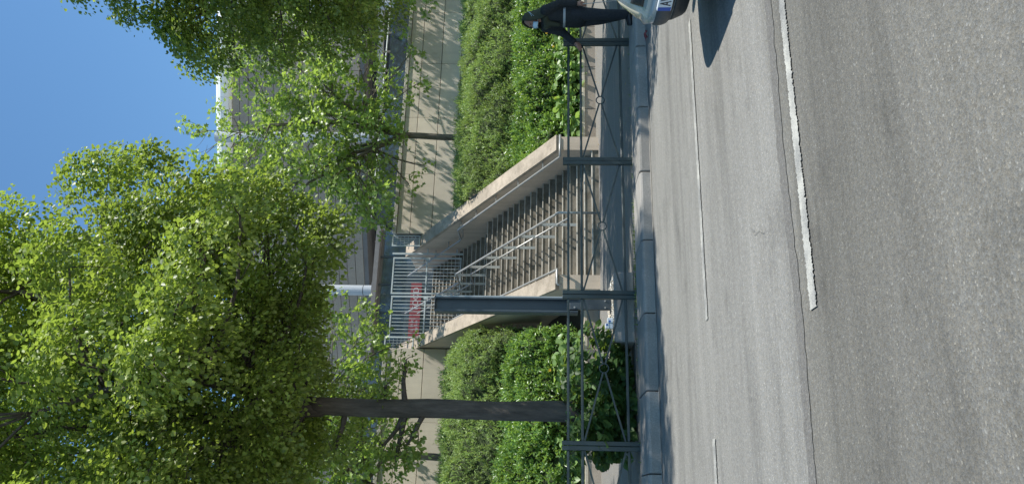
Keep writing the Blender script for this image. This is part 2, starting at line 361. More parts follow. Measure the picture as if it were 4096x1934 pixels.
# leaf scatter --------------------------------------------------------------
HEART = (np.array([(0, 0, 0), (-.30, .02, .06), (-.50, .34, .10), (-.34, .72, .05), (0, 1.05, -.10), (.34, .72, .05), (.50, .34, .10), (.30, .02, .06)]), [(0, 4, 3, 2, 1), (0, 7, 6, 5, 4)])
LIME = (np.array([(0, 0, 0), (-.46, .12, .09), (-.40, .66, .07), (0, 1.05, -.10), (.40, .66, .07), (.46, .12, .09)]), [(0, 3, 2, 1), (0, 5, 4, 3)])
LOBED = (np.array([(0, 0, 0), (-.52, .10, .08), (-.26, .36, .04), (-.58, .66, .10), (-.20, .68, .02), (0, 1.05, -.08), (.52, .10, .08), (.26, .36, .04), (.58, .66, .10), (.20, .68, .02)]), [(0, 5, 4, 3, 2, 1), (0, 6, 7, 8, 9, 5)])
OVAL = (np.array([(0, 0, 0), (-.22, .35, .05), (-.17, .72, .03), (0, 1, -.05), (.17, .72, .03), (.22, .35, .05)]), [(0, 3, 2, 1), (0, 5, 4, 3)])
NEEDLE = (np.array([(-.13, 0, 0), (.13, 0, 0), (.11, .6, .04), (0, 1, -.02)]), [(0, 1, 2, 3)])
BLADE = (np.array([(-.10, 0, 0), (.10, 0, 0), (.09, .6, .04), (0, 1, -.02)]), [(0, 1, 2, 3)])
def unit(a): return a / np.maximum(np.linalg.norm(a, axis=1, keepdims=True), 1e-9)
def leafmesh(name, P, D, N, size, tmpl):
    """P base points, D leaf direction, N leaf face normal"""
    T, Fc = tmpl; D = unit(D); Xa = unit(np.cross(D, N)); Na = np.cross(Xa, D)
    V = P[:, None, :] + size[:, None, None] * (T[None, :, 0, None] * Xa[:, None, :] + T[None, :, 1, None] * D[:, None, :] + T[None, :, 2, None] * Na[:, None, :])
    return npmesh(name, V.reshape(-1, 3), len(T), Fc, len(P))

# grass tufts along the back of the kerb
rs = np.random.RandomState(4); n = 900
gx = np.concatenate([rs.uniform(-2, 9, 300), rs.normal(3.1, 0.6, 600)]); P = np.stack([gx, YK + 0.75 + rs.uniform(-.03, .03, n), np.full(n, 0.10)], 1)
D = np.stack([rs.normal(0, .4, n), rs.normal(0, .4, n), np.ones(n)], 1)
link('kerb_grass', leafmesh('kerb_grass', P, D, rs.normal(0, 1, (n, 3)), rs.uniform(.03, .11, n), BLADE), M['grass'], kind='stuff', label='short grass tufts growing in the gap behind the kerb', cat='grass')

n = 260; P = np.stack([rs.uniform(0, 12, n), np.where(rs.uniform(0, 1, n) < .6, rs.uniform(17.3, 18.4, n), rs.uniform(10.6, 17, n)), np.full(n, HP + .008)], 1)
M['litter'] = foliage('dry leaf', (0.25, 0.17, 0.07), (0.42, 0.32, 0.14), .2, .7, .2, (.5, .4, .2))
link('leaf_litter', leafmesh('leaf_litter', P, np.stack([rs.normal(0, 1, n), rs.normal(0, 1, n), np.full(n, .1)], 1), np.stack([rs.normal(0, .3, n), rs.normal(0, .3, n), np.ones(n)], 1), rs.uniform(.02, .05, n), OVAL), M['litter'], kind='stuff', label='small dry leaves scattered over the pavement', cat='litter')
# ------------------------------------------------------------------ street barriers
def barrier():
    L = 2.06; t = empty('street_barrier')
    for s in (0, 1):
        x = 0.032 + s * (L - 0.064)
        MB().cbox(x - 0.029, x + 0.029, -0.03, 0.03, 0.0, 1.03, 0.006).build('post', M['barrier'], t)
    for z, h in ((0.955, 0.026), (0.765, 0.026), (0.155, 0.026)):
        MB().cbox(0.062, L - 0.062, -0.017, 0.017, z - h, z + h * 0.4, 0.005).build('rail', M['barrier'], t)
    zc = (0.74 + 0.18) / 2; xc = L / 2; R = 0.062
    mb = MB(); mb.tube([(xc + R * math.cos(2 * PI * k / 24), 0, zc + R * math.sin(2 * PI * k / 24)) for k in range(25)], 0.009, 6, cap=False)
    mb.build('ring', M['barrier'], t, smooth=True)
    for sx in (-1, 1):
        for sz in (-1, 1):
            a = Vector((xc + sx * (L / 2 - 0.065), 0, zc + sz * 0.27)); d = (Vector((xc, 0, zc)) - a); e = a + d * (1 - R / d.length)
            MB().bar(a, e, 0.024, 0.014).build('brace', M['barrier'], t)
    return t
b0 = barrier()
XB = [0.745 - 2.06, 0.745, 2.805, 4.86, 6.92]
lab = ['dark green crossed street barrier at the far left, past the leafy tree base',
       'dark green crossed street barrier in front of the leafy shoots at the tree trunk',
       'dark green crossed street barrier in front of the middle of the staircase',
       'dark green crossed street barrier between the staircase and the hooded person',
       'dark green crossed street barrier behind the hooded person and the car']
for i, x in enumerate(XB):
    o = b0 if i == 0 else copy_tree(b0)
    o.location = (x - 0.0, YF, HP - 0.002)
    props(o, lab[i], 'barrier', 'crossed steel barriers along the kerb')

# ------------------------------------------------------------------ low planter walls in front of the banks
def low_wall(x0, x1, y, label):
    t = empty('low_wall', (x0, y, HP)); props(t, label, 'wall', 'low walls in front of the planting banks')
    n = int((x1 - x0) / 1.25); w = (x1 - x0) / n
    bm = MB().cbox(0.004, w - 0.004, 0, 0.28, -0.05, 0.29, 0.008).mesh('wall_block'); bm.materials.append(M['lowwall'])
    cm = MB().cbox(0.003, w - 0.003, -0.025, 0.33, 0.29, 0.37, 0.008).mesh('cap_stone'); cm.materials.append(M['lowcap'])
    for k in range(n):
        link('wall_block', bm, None, t, loc=(k * w, 0, 0)); link('cap_stone', cm, None, t, loc=(k * w, 0, 0))
low_wall(8.96, 30, 18.85, 'low beige stone wall in front of the hedge beside the person')
low_wall(-20, 4.90, 18.45, 'low beige stone wall in front of the hedge behind the tree trunk')

# ------------------------------------------------------------------ staircase
XL0, XL1, XR0, XR1 = 4.91, 5.26, 8.58, 8.95
RISE, RUN, N1, N2 = 0.18, 0.31, 18, 14
st = empty('concrete_staircase', (0, 0, 0)); props(st, 'wide concrete staircase climbing between two sloping parapets', 'staircase')
sm = MB().box(XL1 + 0.002, XR0 - 0.002, 0, 0.36, -0.24, 0.0 - 0.03).mesh('step'); sm.materials.append(M['step'])
nm = MB().cbox(XL1 + 0.003, XR0 - 0.003, -0.018, 0.34, -0.03, 0.0, 0.005).mesh('nosing'); nm.materials.append(M['nosing'])
tm = MB().box(XL1 + 0.004, XR0 - 0.004, 0.012, 0.36, -0.001, 0.0035).mesh('tread'); tm.materials.append(M['step'])
YL0 = YS + RUN * (N1 - 1); ZL = HP + RISE * N1; YL1 = YL0 + 1.28
for k in range(N1 + N2):
    if k < N1: y, z = YS + RUN * k, HP + RISE * (k + 1)
    else: y, z = YL1 + RUN * (k - N1), ZL + RISE * (k - N1 + 1)
    s_ = link('step', sm, None, st, loc=(0, y, z)); ns = link('nosing', nm, None, s_); link('tread', tm, None, s_)
MB().box(XL1 + 0.003, XR0 - 0.003, YL0 + 0.37, YL1 + 0.1, ZL - 0.3, ZL - 0.002).build('landing', M['step'], st)
YTOP = YL1 + RUN * N2; ZT = ZL + RISE * N2
def ptop(y): return 1.23 + 0.60 * (y - 17.87)
for x0, x1 in ((XL0, XL1), (XR0, XR1)):
    p = MB().prism([(17.90, -0.1), (17.90, ptop(17.90) - 0.11), (27.0, ptop(27.0) - 0.11), (29.0, ptop(27.0) - 0.11), (29.0, -0.1)], x0, x1).build('parapet', M['parapet'], st)
    # sloping coping made of slabs
    ys = [17.84, 20.3, 22.9, 25.2, 27.0]
    for a, b in zip(ys[:-1], ys[1:]):
        MB().prism([(a + 0.067, ptop(a + .06) - 0.10), (a + 0.004, ptop(a) + 0.02), (b - 0.004, ptop(b) + 0.02), (b + 0.055, ptop(b + .06) - 0.10)], x0 - 0.03, x1 + 0.03).build('coping_slab', M['parapet_top'], p)
MB().box(XL1 + 0.01, XL1 + 0.30, 17.9, 17.95, 0.16, 0.17)

def handrail(name, label, paths, posts=(), brackets=(), r=0.024):
    t = empty(name, paths[0][0]); props(t, label, 'handrail', 'steel handrails of the staircase'); o0 = Vector(paths[0][0])
    for pth in paths:
        MB().tube([Vector(p) - o0 for p in pth], r if pth is paths[0] else r * 0.75, 10).build('rail_tube', M['rail'], t, smooth=True)
    for a, b in posts:
        a = Vector(a) - o0; b = Vector(b) - o0
        MB().box(a.x - 0.04, a.x + 0.04, a.y - 0.007, a.y + 0.007, b.z, a.z).build('post', M['rail'], t)
    for a, b in brackets:
        a = Vector(a) - o0; b = Vector(b) - o0
        MB().bar(a, Vector((a.x, a.y, a.z - 0.08)), 0.02).bar(Vector((a.x, a.y, a.z - 0.08)), Vector((b.x, b.y, a.z - 0.08)), 0.03, 0.06).build('bracket', M['rail'], t)
    return t
SL = RISE / RUN
def line1(y): return HP + RISE + SL * (y - YS)
def line2(y): return ZL + RISE + SL * (y - YL1)
def noz(y): return line1(y) if y < YL0 else (ZL if y < YL1 else line2(y))
def railpath(x, y0, y1, h, flat):
    """sloping rail h above the nosings, level at flat above the landing"""
    ya = YS + (ZL + flat - h - HP - RISE) / SL; yb = YL1 + (flat - h - RISE) / SL
    return [(x, y0, line1(y0) + h), (x, ya - .06, line1(ya - .06) + h), (x, ya + .04, ZL + flat), (x, yb - .04, ZL + flat), (x, yb + .06, line2(yb + .06) + h), (x, y1, line2(y1) + h)]
BY = (18.6, 19.8, 21.0, 22.2, 23.2, 24.0, 24.5, 25.3, 26.3, 27.3)
XRr, hR = XR0 - 0.29, 0.95
def rz_(pth, y):
    for (a, b) in zip(pth[:-1], pth[1:]):
        if a[1] <= y <= b[1] and b[1] > a[1]: return a[2] + (b[2] - a[2]) * (y - a[1]) / (b[1] - a[1])
    return pth[-1][2]
rb = railpath(XRr, 17.70, 28.6, hR, .95); z0 = rb[0][2]
rp = [(XR1 - 0.10, 17.60, z0), (XRr + .03, 17.60, z0), (XRr, 17.64, z0)] + rb
handrail('stair_handrail', 'bright steel handrail bracketed to the inner face of the right parapet', [rp], brackets=[((XRr, y, rz_(rb, y)), (XR0, y, 0)) for y in BY], r=.03)
XLr, hL = XL1 + 0.10, 0.95
lb = railpath(XLr, 17.80, 28.6, hL, .95); z0 = lb[0][2]
lp = [(XL0 + 0.06, 17.74, z0 - .12), (XL0 + 0.06, 17.74, z0 - .02), (XL0 + .09, 17.74, z0), (XLr - .03, 17.74, z0), (XLr, 17.77, z0)] + lb
handrail('stair_handrail', 'steel handrail along the left parapet, returning round its lower end', [lp], brackets=[((XLr, y, rz_(lb, y)), (XL1, y, 0)) for y in BY], r=.03)
XC = 6.80
cb = railpath(XC, 17.86, 28.6, .95, .95); cp = [(XC, 17.74, HP), (XC, 17.74, cb[0][2] - .06), (XC, 17.78, cb[0][2] - .02)] + cb
cp2 = railpath(XC, 18.1, 28.6, .48, .48)
handrail('stair_handrail', 'central steel handrail with two tubes and flat posts down the middle of the staircase', [cp, cp2],
         posts=[((XC, y, rz_(cb, y) - .02), (XC, y, noz(y) - 0.02)) for y in (18.6, 19.55, 20.5, 21.45, 22.4, 23.3, 24.3, 25.3, 26.3, 27.3)], r=0.032)

# ------------------------------------------------------------------ gates across the upper flight, side guards
YG = 26.1
def gate_leaf(x0, x1, z0, z1, label, nb):
    t = empty('steel_gate', (x0, YG, z0)); props(t, label, 'gate', 'gate leaves across the upper flight'); w = x1 - x0; h = z1 - z0
    for x in (0.025, w - 0.025): MB().cbox(x - 0.025, x + 0.025, -0.025, 0.025, 0, h, 0.004).build('stile', M['gate'], t)
    for z in (0.025, h * 0.5, h - 0.025): MB().cbox(0.05, w - 0.05, -0.022, 0.022, z - 0.022, z + 0.022, 0.004).build('cross_rail', M['gate'], t)
    for a, b in ((0.047, h * .5 - .022), (h * .5 + .022, h - .047)):
        me = MB().cbox(-0.011, 0.011, -0.011, 0.011, a, b, 0.003).mesh('bar'); me.materials.append(M['gate'])
        for k in range(nb): link('bar', me, None, t, loc=(0.05 + (w - 0.1) * (k + 1) / (nb + 1), 0, 0))
    MB().box(0.5 * w - .05 if False else w - 0.12, w - 0.04, -0.05, -0.023, h * .5 - 0.1, h * .5 + 0.06).build('lock_box', M['gate'], t)
gate_leaf(5.33, 6.83, 4.52, 6.95, 'left pale grey barred gate leaf behind the left parapet', 10)
gate_leaf(6.90, 8.25, 4.52, 6.98, 'right pale grey barred gate leaf in front of the red banner', 9)
gp = MB().cbox(8.36, 8.42, YG - .03, YG + .03, 4.42, 7.02, .004).build('gate_post', M['gate'], label='pale grey fixed gate post against the right parapet', cat='post')
for z in (4.7, 5.75): MB().box(8.42, XR0 - .001, YG - .015, YG + .015, z - .02, z + .02).build('wall_bracket', M['gate'], gp)
def guard(name, x0, x1, y, zb, zt, label, nb=3):
    t = empty(name, (x0, y, zb)); props(t, label, 'railing', 'guard panels beside the gates'); w = x1 - x0; h = zt - zb
    for x in (0.02, w - 0.02): MB().box(x - .02, x + .02, -.02, .02, 0, h).build('stile', M['gate'], t)
    for z in (0.02, h - 0.02): MB().box(.04, w - .04, -.02, .02, z - .02, z + .02).build('cross_rail', M['gate'], t)
    for k in range(nb):
        MB().box(.04 + (w - .08) * (k + 1) / (nb + 1) - .004, .04 + (w - .08) * (k + 1) / (nb + 1) + .004, -.004, .004, .04, h - .04).build('wire', M['gate'], t)
    for k in range(6):
        z = .04 + (h - .08) * (k + 1) / 7; MB().box(.04, w - .04, .004, .012, z - .004, z + .004).build('wire', M['gate'], t)
guard('side_guard', 4.86, 5.30, 25.75, ptop(25.75) + .034, 7.0, 'small wire guard panel on top of the left parapet')
guard('side_guard', 8.56, 8.97, 25.75, ptop(25.75) + .034, 7.0, 'small wire guard panel on top of the right parapet', 3)

# ------------------------------------------------------------------ retaining wall with panels
WT = 6.97
def ret_wall(x0, x1, label):
    t = empty('retaining_wall', (x0, YW, 0)); props(t, label, 'wall', 'panelled retaining walls beside the staircase')
    MB().box(0, x1 - x0, 0.05, 0.45, -0.1, WT - 0.13).build('backing', M['clad_gap'], t)
    rows = [(0.2, 2.58), (2.6, 3.33), (3.35, 4.08), (4.10, 4.83), (4.85, 5.58), (5.60, 6.35), (6.37, WT - 0.14)]
    n = max(1, round((x1 - x0) / 2.4)); w = (x1 - x0) / n
    for a, b in rows:
        me = MB().cbox(0.004, w - 0.004, 0, 0.05, a, b, 0.006).mesh('panel'); me.materials.append(M['wall'])
        for k in range(n): link('panel', me, None, t, loc=(k * w, 0, 0))
    cm = MB().cbox(0.003, w - 0.003, -0.05, 0.5, WT - 0.13, WT, 0.01).mesh('coping_stone'); cm.materials.append(M['coping'])
    for k in range(n): link('coping_stone', cm, None, t, loc=(k * w, 0, 0))
ret_wall(-22.0, XL0 - 0.035, 'beige panelled retaining wall left of the staircase, behind the tree')
ret_wall(XR1 + 0.035, 32.0, 'beige panelled retaining wall right of the staircase, dappled with shade')
# terrace on top, banks below
MB().box(-30, XL0 - 0.04, YW + 0.46, 75, 5.2, ZT).build('terrace', M['terrace'], kind='structure')
MB().box(XR1 + 0.04, 60, YW + 0.46, 75, 5.2, ZT).build('terrace', M['terrace'], kind='structure')
MB().box(XL0 - 0.039, XR1 + 0.039, 29.02, 75, 5.2, ZT - 0.002).build('terrace', M['terrace'], kind='structure')
for x0, x1, yb in ((-22, XL0 - .01, 18.74), (XR1 + .01, 32, 19.14)):
    MB().prism([(yb, 0), (yb, 0.42), (21.3, 1.3), (YW - 0.002, 2.2), (YW - 0.002, 0)], x0, x1).build('planting_bank', M['soil'], kind='structure')
# railing behind the wall top
def top_rail(x0, x1, label):
    t = empty('terrace_railing', (x0, YW + 0.75, ZT)); props(t, label, 'railing', 'railings on the terrace edge'); w = x1 - x0
    MB().tube([(0, 0, 2.05), (w, 0, 2.05)], 0.03, 8).build('top_rail', M['gate'], t)
    MB().box(0, w, -.01, .01, 1.2, 1.9).build('glass_infill', M['glass'], t)
    for k in range(int(w / 2) + 1): MB().box(k * 2 - .02, k * 2 + .02, .012, .05, 0, 2.03).build('post', M['steel'], t)
top_rail(9.6, 31.6, 'grey railing with glass infill above the right retaining wall')
top_rail(-21.6, 4.6, 'grey railing with glass infill above the left retaining wall')

# ------------------------------------------------------------------ round building on the terrace
BR = 46.0; a0 = math.radians(20)
BP = Vector((42 * math.sin(math.radians(30.4)), 42 * math.cos(math.radians(30.4)), 0)); BC = BP + Vector((math.sin(a0), math.cos(a0), 0)) * BR
bld = empty('round_building', (BC.x, BC.y, ZT)); props(bld, 'round pale brown building with a white roof rim on the terrace', 'building')
ph0 = math.atan2((BP - BC).y, (BP - BC).x)
def onb(ph, r, z): return Vector((r * math.cos(ph), r * math.sin(ph), z - ZT))
def arcblk(ph_a, ph_b, r0, r1, z0, z1):
    V = [onb(p, r, z) for z in (z0, z1) for p, r in ((ph_a, r0), (ph_b, r0), (ph_b, r1), (ph_a, r1))]
    return MB().add(V, [(0, 3, 2, 1), (4, 5, 6, 7), (0, 1, 5, 4), (1, 2, 6, 5), (2, 3, 7, 6), (3, 0, 4, 7)])
SEG = 26; dph = math.radians(2.8); phs = [ph0 - dph * 15 + dph * k for k in range(SEG + 1)]
ZC0, ZR = 11.75, 18.85
wallmb = MB()
for k in range(SEG):
    b_ = arcblk(phs[k], phs[k + 1], BR - 0.5, BR - 0.06, ZC0, ZR); wallmb.add(b_.v, b_.f)
bw = wallmb.build('wall', M['clad_gap'], bld)
rows = 15; rh = (ZR - ZC0) / rows
for j in range(rows):
    for k in range(SEG):
        sl = 0.0
        arcblk(phs[k] + 0.0002, phs[k + 1] - 0.0002, BR - 0.06, BR, ZC0 + j * rh + 0.014, ZC0 + (j + 1) * rh - 0.014).build('cladding_panel', M['clad'], bw)
prof = [(-0.3, -0.05), (0.05, -0.05), (0.22, 0.05), (0.32, 0.25), (0.33, 0.45), (0.25, 0.65), (0.1, 0.78), (-0.3, 0.82)]
for k in range(SEG):
    for h in (0, 1, 2):
        pa = phs[k] + dph * h / 3 + 0.00012; pb = phs[k] + dph * (h + 1) / 3 - 0.00012; n = len(prof)
        V = [onb(p, BR + dr, ZR + dz) for p in (pa, pb) for dr, dz in prof]
        MB().add(V, [tuple(range(n)), tuple(range(n, 2 * n))[::-1]] + [(i, n + i, n + (i + 1) % n, (i + 1) % n) for i in range(n)]).build('rim_segment', M['rim'], bld)
roofm = MB()
for k in range(SEG):
    V = [onb(phs[k], BR - .3, ZR + .5), onb(phs[k + 1], BR - .3, ZR + .5), onb(phs[k + 1], 4, ZR + 1.2), onb(phs[k], 4, ZR + 1.2)]; roofm.add(V, [(0, 1, 2, 3)])
roofm.build('roof', M['rim'], bld)
# glazed recess under the cladding
gz = MB(); 
for k in range(SEG):
    q = arcblk(phs[k], phs[k + 1], BR - 2.2, BR - 1.9, ZT, ZC0 + .1); gz.add(q.v, q.f)
gz.build('glazing', M['glass'], bld)
sf = MB()
for k in range(SEG):
    q = arcblk(phs[k], phs[k + 1], BR - 1.95, BR - 0.03, ZC0 - .25, ZC0); sf.add(q.v, q.f)
sf.build('soffit', M['darkroom'], bld)
bmb = MB()
for k in range(SEG):
    q = arcblk(phs[k], phs[k + 1], BR - 1.2, BR - 0.9, ZC0 - 1.05, ZC0 - .75); bmb.add(q.v, q.f)
bmb.build('beam', M['beam'], bld)
for k in range(SEG):
    for h in (0, .5):
        p = phs[k] + dph * h; c = onb(p, BR - 1.85, ZT)
        MB().box(c.x - .04, c.x + .04, c.y - .05, c.y + .05, 0, ZC0 - ZT - .25).build('mullion', M['beam'], bld)
def az_on(az, dist): return Vector((dist * math.sin(math.radians(az)), dist * math.cos(math.radians(az)), 0))
for i, (az, dist) in enumerate(((15.05, 40.0), (3.5, 44.5), (26.5, 39.5), (36.0, 39.8))):
    c = az_on(az, dist) - Vector((BC.x, BC.y, 0))
    cl = MB().tube([(c.x, c.y, 0), (c.x, c.y, ZR - ZT - .1)], 0.27, 20).build('column', M['column'], bld, smooth=False)
    for z in (3.0, 5.2, 7.4): MB().tube([(c.x, c.y, z), (c.x, c.y, z + .03)], 0.274, 20).build('joint_ring', M['clad_gap'], cl)
    MB().box(c.x - .34, c.x + .34, c.y - .36, c.y + .9, 4.35, 4.75).build('beam_bracket', M['darkroom'], cl)
    MB().box(c.x - .09, c.x + .09, c.y - .46, c.y - .36, 3.2, 5.1).build('drain_pipe', M['beam'], cl) if i == 99 else None

# glazed shop front at the head of the stairs with the red food banner
YB = 33.2
sh = empty('glazed_kiosk', (7.6, YB, ZT)); props(sh, 'dark glazed kiosk front behind the gates at the head of the stairs', 'kiosk')
MB().box(-3.6, 4.2, 0, 2.5, 0, 3.2).build('wall', M['darkroom'], sh)
for k in range(6):
    x = -3.6 + k * 1.3; MB().box(x + .05, x + 1.25, -.03, -.002, .1, 3.05).build('pane', M['glass'], sh); MB().box(x - .03, x + .03, -.06, -.002, 0, 3.2).build('mullion', M['steel'], sh)
MB().box(-3.7, 4.3, -.4, 2.6, 3.2, 3.4).build('roof', M['darkroom'], sh)
bn = empty('red_banner', (7.9, YB - .14, 7.35)); props(bn, 'red banner with white lettering reading food, seen through the gates', 'banner')
MB().cbox(-1.5, 1.35, -.02, .02, -.25, .23, .003).build('banner_sheet', M['red'], bn)
def text(parent, body, size, loc, mat, name='lettering', rot=(PI / 2, 0, 0), align='LEFT', ext=.004):
    cu = bpy.data.curves.new(name, 'FONT'); cu.body = body; cu.size = size; cu.extrude = ext; cu.align_x = align; cu.materials.append(mat)
    tmp = bpy.data.objects.new(name, cu); me = bpy.data.meshes.new_from_object(tmp); bpy.data.objects.remove(tmp)
    if not me.materials: me.materials.append(mat)
    o = bpy.data.objects.new(name, me); COL.objects.link(o); o.parent = parent; o.location = loc; o.rotation_euler = rot; return o
M['print'] = painted('banner lettering', (0.42, 0.38, 0.38), .6)
text(bn, 'FOOD', .36, (0.12, -.026, -.13), M['print']); text(bn, 'L  H at', .18, (-.85, -.026, .03), M['print']); text(bn, 'pp S in', .18, (-.85, -.026, -.16), M['print'])
MB().add([(-1.42, -.025, -.1), (-1.2, -.025, .02), (-1.42, -.025, .14), (-1.34, -.025, .02)], [(0, 1, 2, 3)]).build('arrow_mark', M['white'], bn)

# ------------------------------------------------------------------ steel column on a gravel-topped ballast block
bk = empty('ballast_block', (2.70, 10.72, HP)); props(bk, 'square concrete ballast block topped with gravel behind the barrier', 'block')
MB().cbox(-.52, .50, 0, 1.12, 0, .29, .012).build('body', M['block'], bk)
gm = concrete('gravel', (0.52, 0.47, 0.38), 0.3, 0.9, 50)
nt = gm.node_tree; gi = nt.nodes.new('ShaderNodeNewGeometry'); rr_ = ramp(nt.nodes, [(0, (0.25, 0.2, 0.14)), (0.5, (0.52, 0.46, 0.36)), (1, (0.8, 0.78, 0.72))]); nt.links.new(gi.outputs['Random Per Island'], rr_.inputs[0])
nt.links.new(rr_.outputs[0], nt.nodes['Principled BSDF'].inputs['Base Color'])
peb = MB().ellip((0, 0, 0), (1, .8, .6), 6, 4); pv = np.array(peb.v); pf = [f for f in peb.f]
rs = np.random.RandomState(8); n = 1500
cpos = np.stack([rs.uniform(-.49, .47, n), rs.uniform(.03, 1.09, n), rs.uniform(.285, .297, n)], 1)
ang = rs.uniform(0, 6.28, n); sz = rs.uniform(.010, .020, n)
ca, sa = np.cos(ang), np.sin(ang)
V = np.stack([pv[None, :, 0] * ca[:, None] - pv[None, :, 1] * sa[:, None], pv[None, :, 0] * sa[:, None] + pv[None, :, 1] * ca[:, None], np.broadcast_to(pv[None, :, 2], (n, len(pv)))], 2) * sz[:, None, None] + cpos[:, None, :]
link('gravel', npmesh('gravel', V.reshape(-1, 3), len(pv), pf, n), gm, bk, kind='stuff')

cl = empty('steel_column', (2.79, 11.15, HP + .291)); props(cl, 'dark grey steel channel column standing on the ballast block', 'column')
H = 2.62
MB().box(-.105, .105, .0, .012, .50, H).build('web', M['steel'], cl)
MB().box(-.117, -.105, -.07, .10, .50, H).build('flange', M['steel'], cl)
MB().cbox(.105, .13, -.07, .10, .50, H, .004).build('flange', M['steel_light'], cl)
MB().box(.085, .105, -.075, -.06, .50, H).box(-.105, -.085, -.075, -.06, .50, H).build('lip', M['steel'], cl)
MB().box(-.112, .128, -.075, .105, H, H + .01).build('cap_plate', M['steel'], cl)
MB().cbox(-.06, .10, -.055, -.001, .02, .62, .004).build('inner_post', M['steel'], cl)
MB().box(-.085, .125, -.07, .10, 0, .02).build('base_plate', M['steel'], cl)
for x, z in ((-.03, .10), (-.03, .55), (.07, .10)):
    MB().tube([(x, -.07, z), (x, -.055, z)], .013, 8).build('bolt', M['rail'], cl)

# three small cartons on the block
def carton(loc, sx, sy, sz, cap, label, rot=0):
    t = empty('small_carton', loc); t.rotation_euler[2] = rot; props(t, label, 'carton', 'small white cartons on the ballast block')
    MB().cbox(-sx / 2, sx / 2, -sy / 2, sy / 2, 0, sz, .006).build('body', M['white'], t)
    if cap: MB().tube([(cap[0], -sy / 2 - .003, cap[1]), (cap[0], -sy / 2 + .001, cap[1])], .015, 14).build('blue_dot', M['blue'], t)
zb = HP + .303
carton((2.50, 10.80, zb), .075, .06, .082, (-.015, .05), 'white carton with a blue dot standing beside the column foot')
carton((2.42, 10.81, zb), .078, .06, .052, None, 'plain white carton lying under another, on the concrete block')
carton((2.42, 10.805, zb + .0525), .078, .06, .060, (.014, .035), 'white carton with a blue dot, top of the small stack')

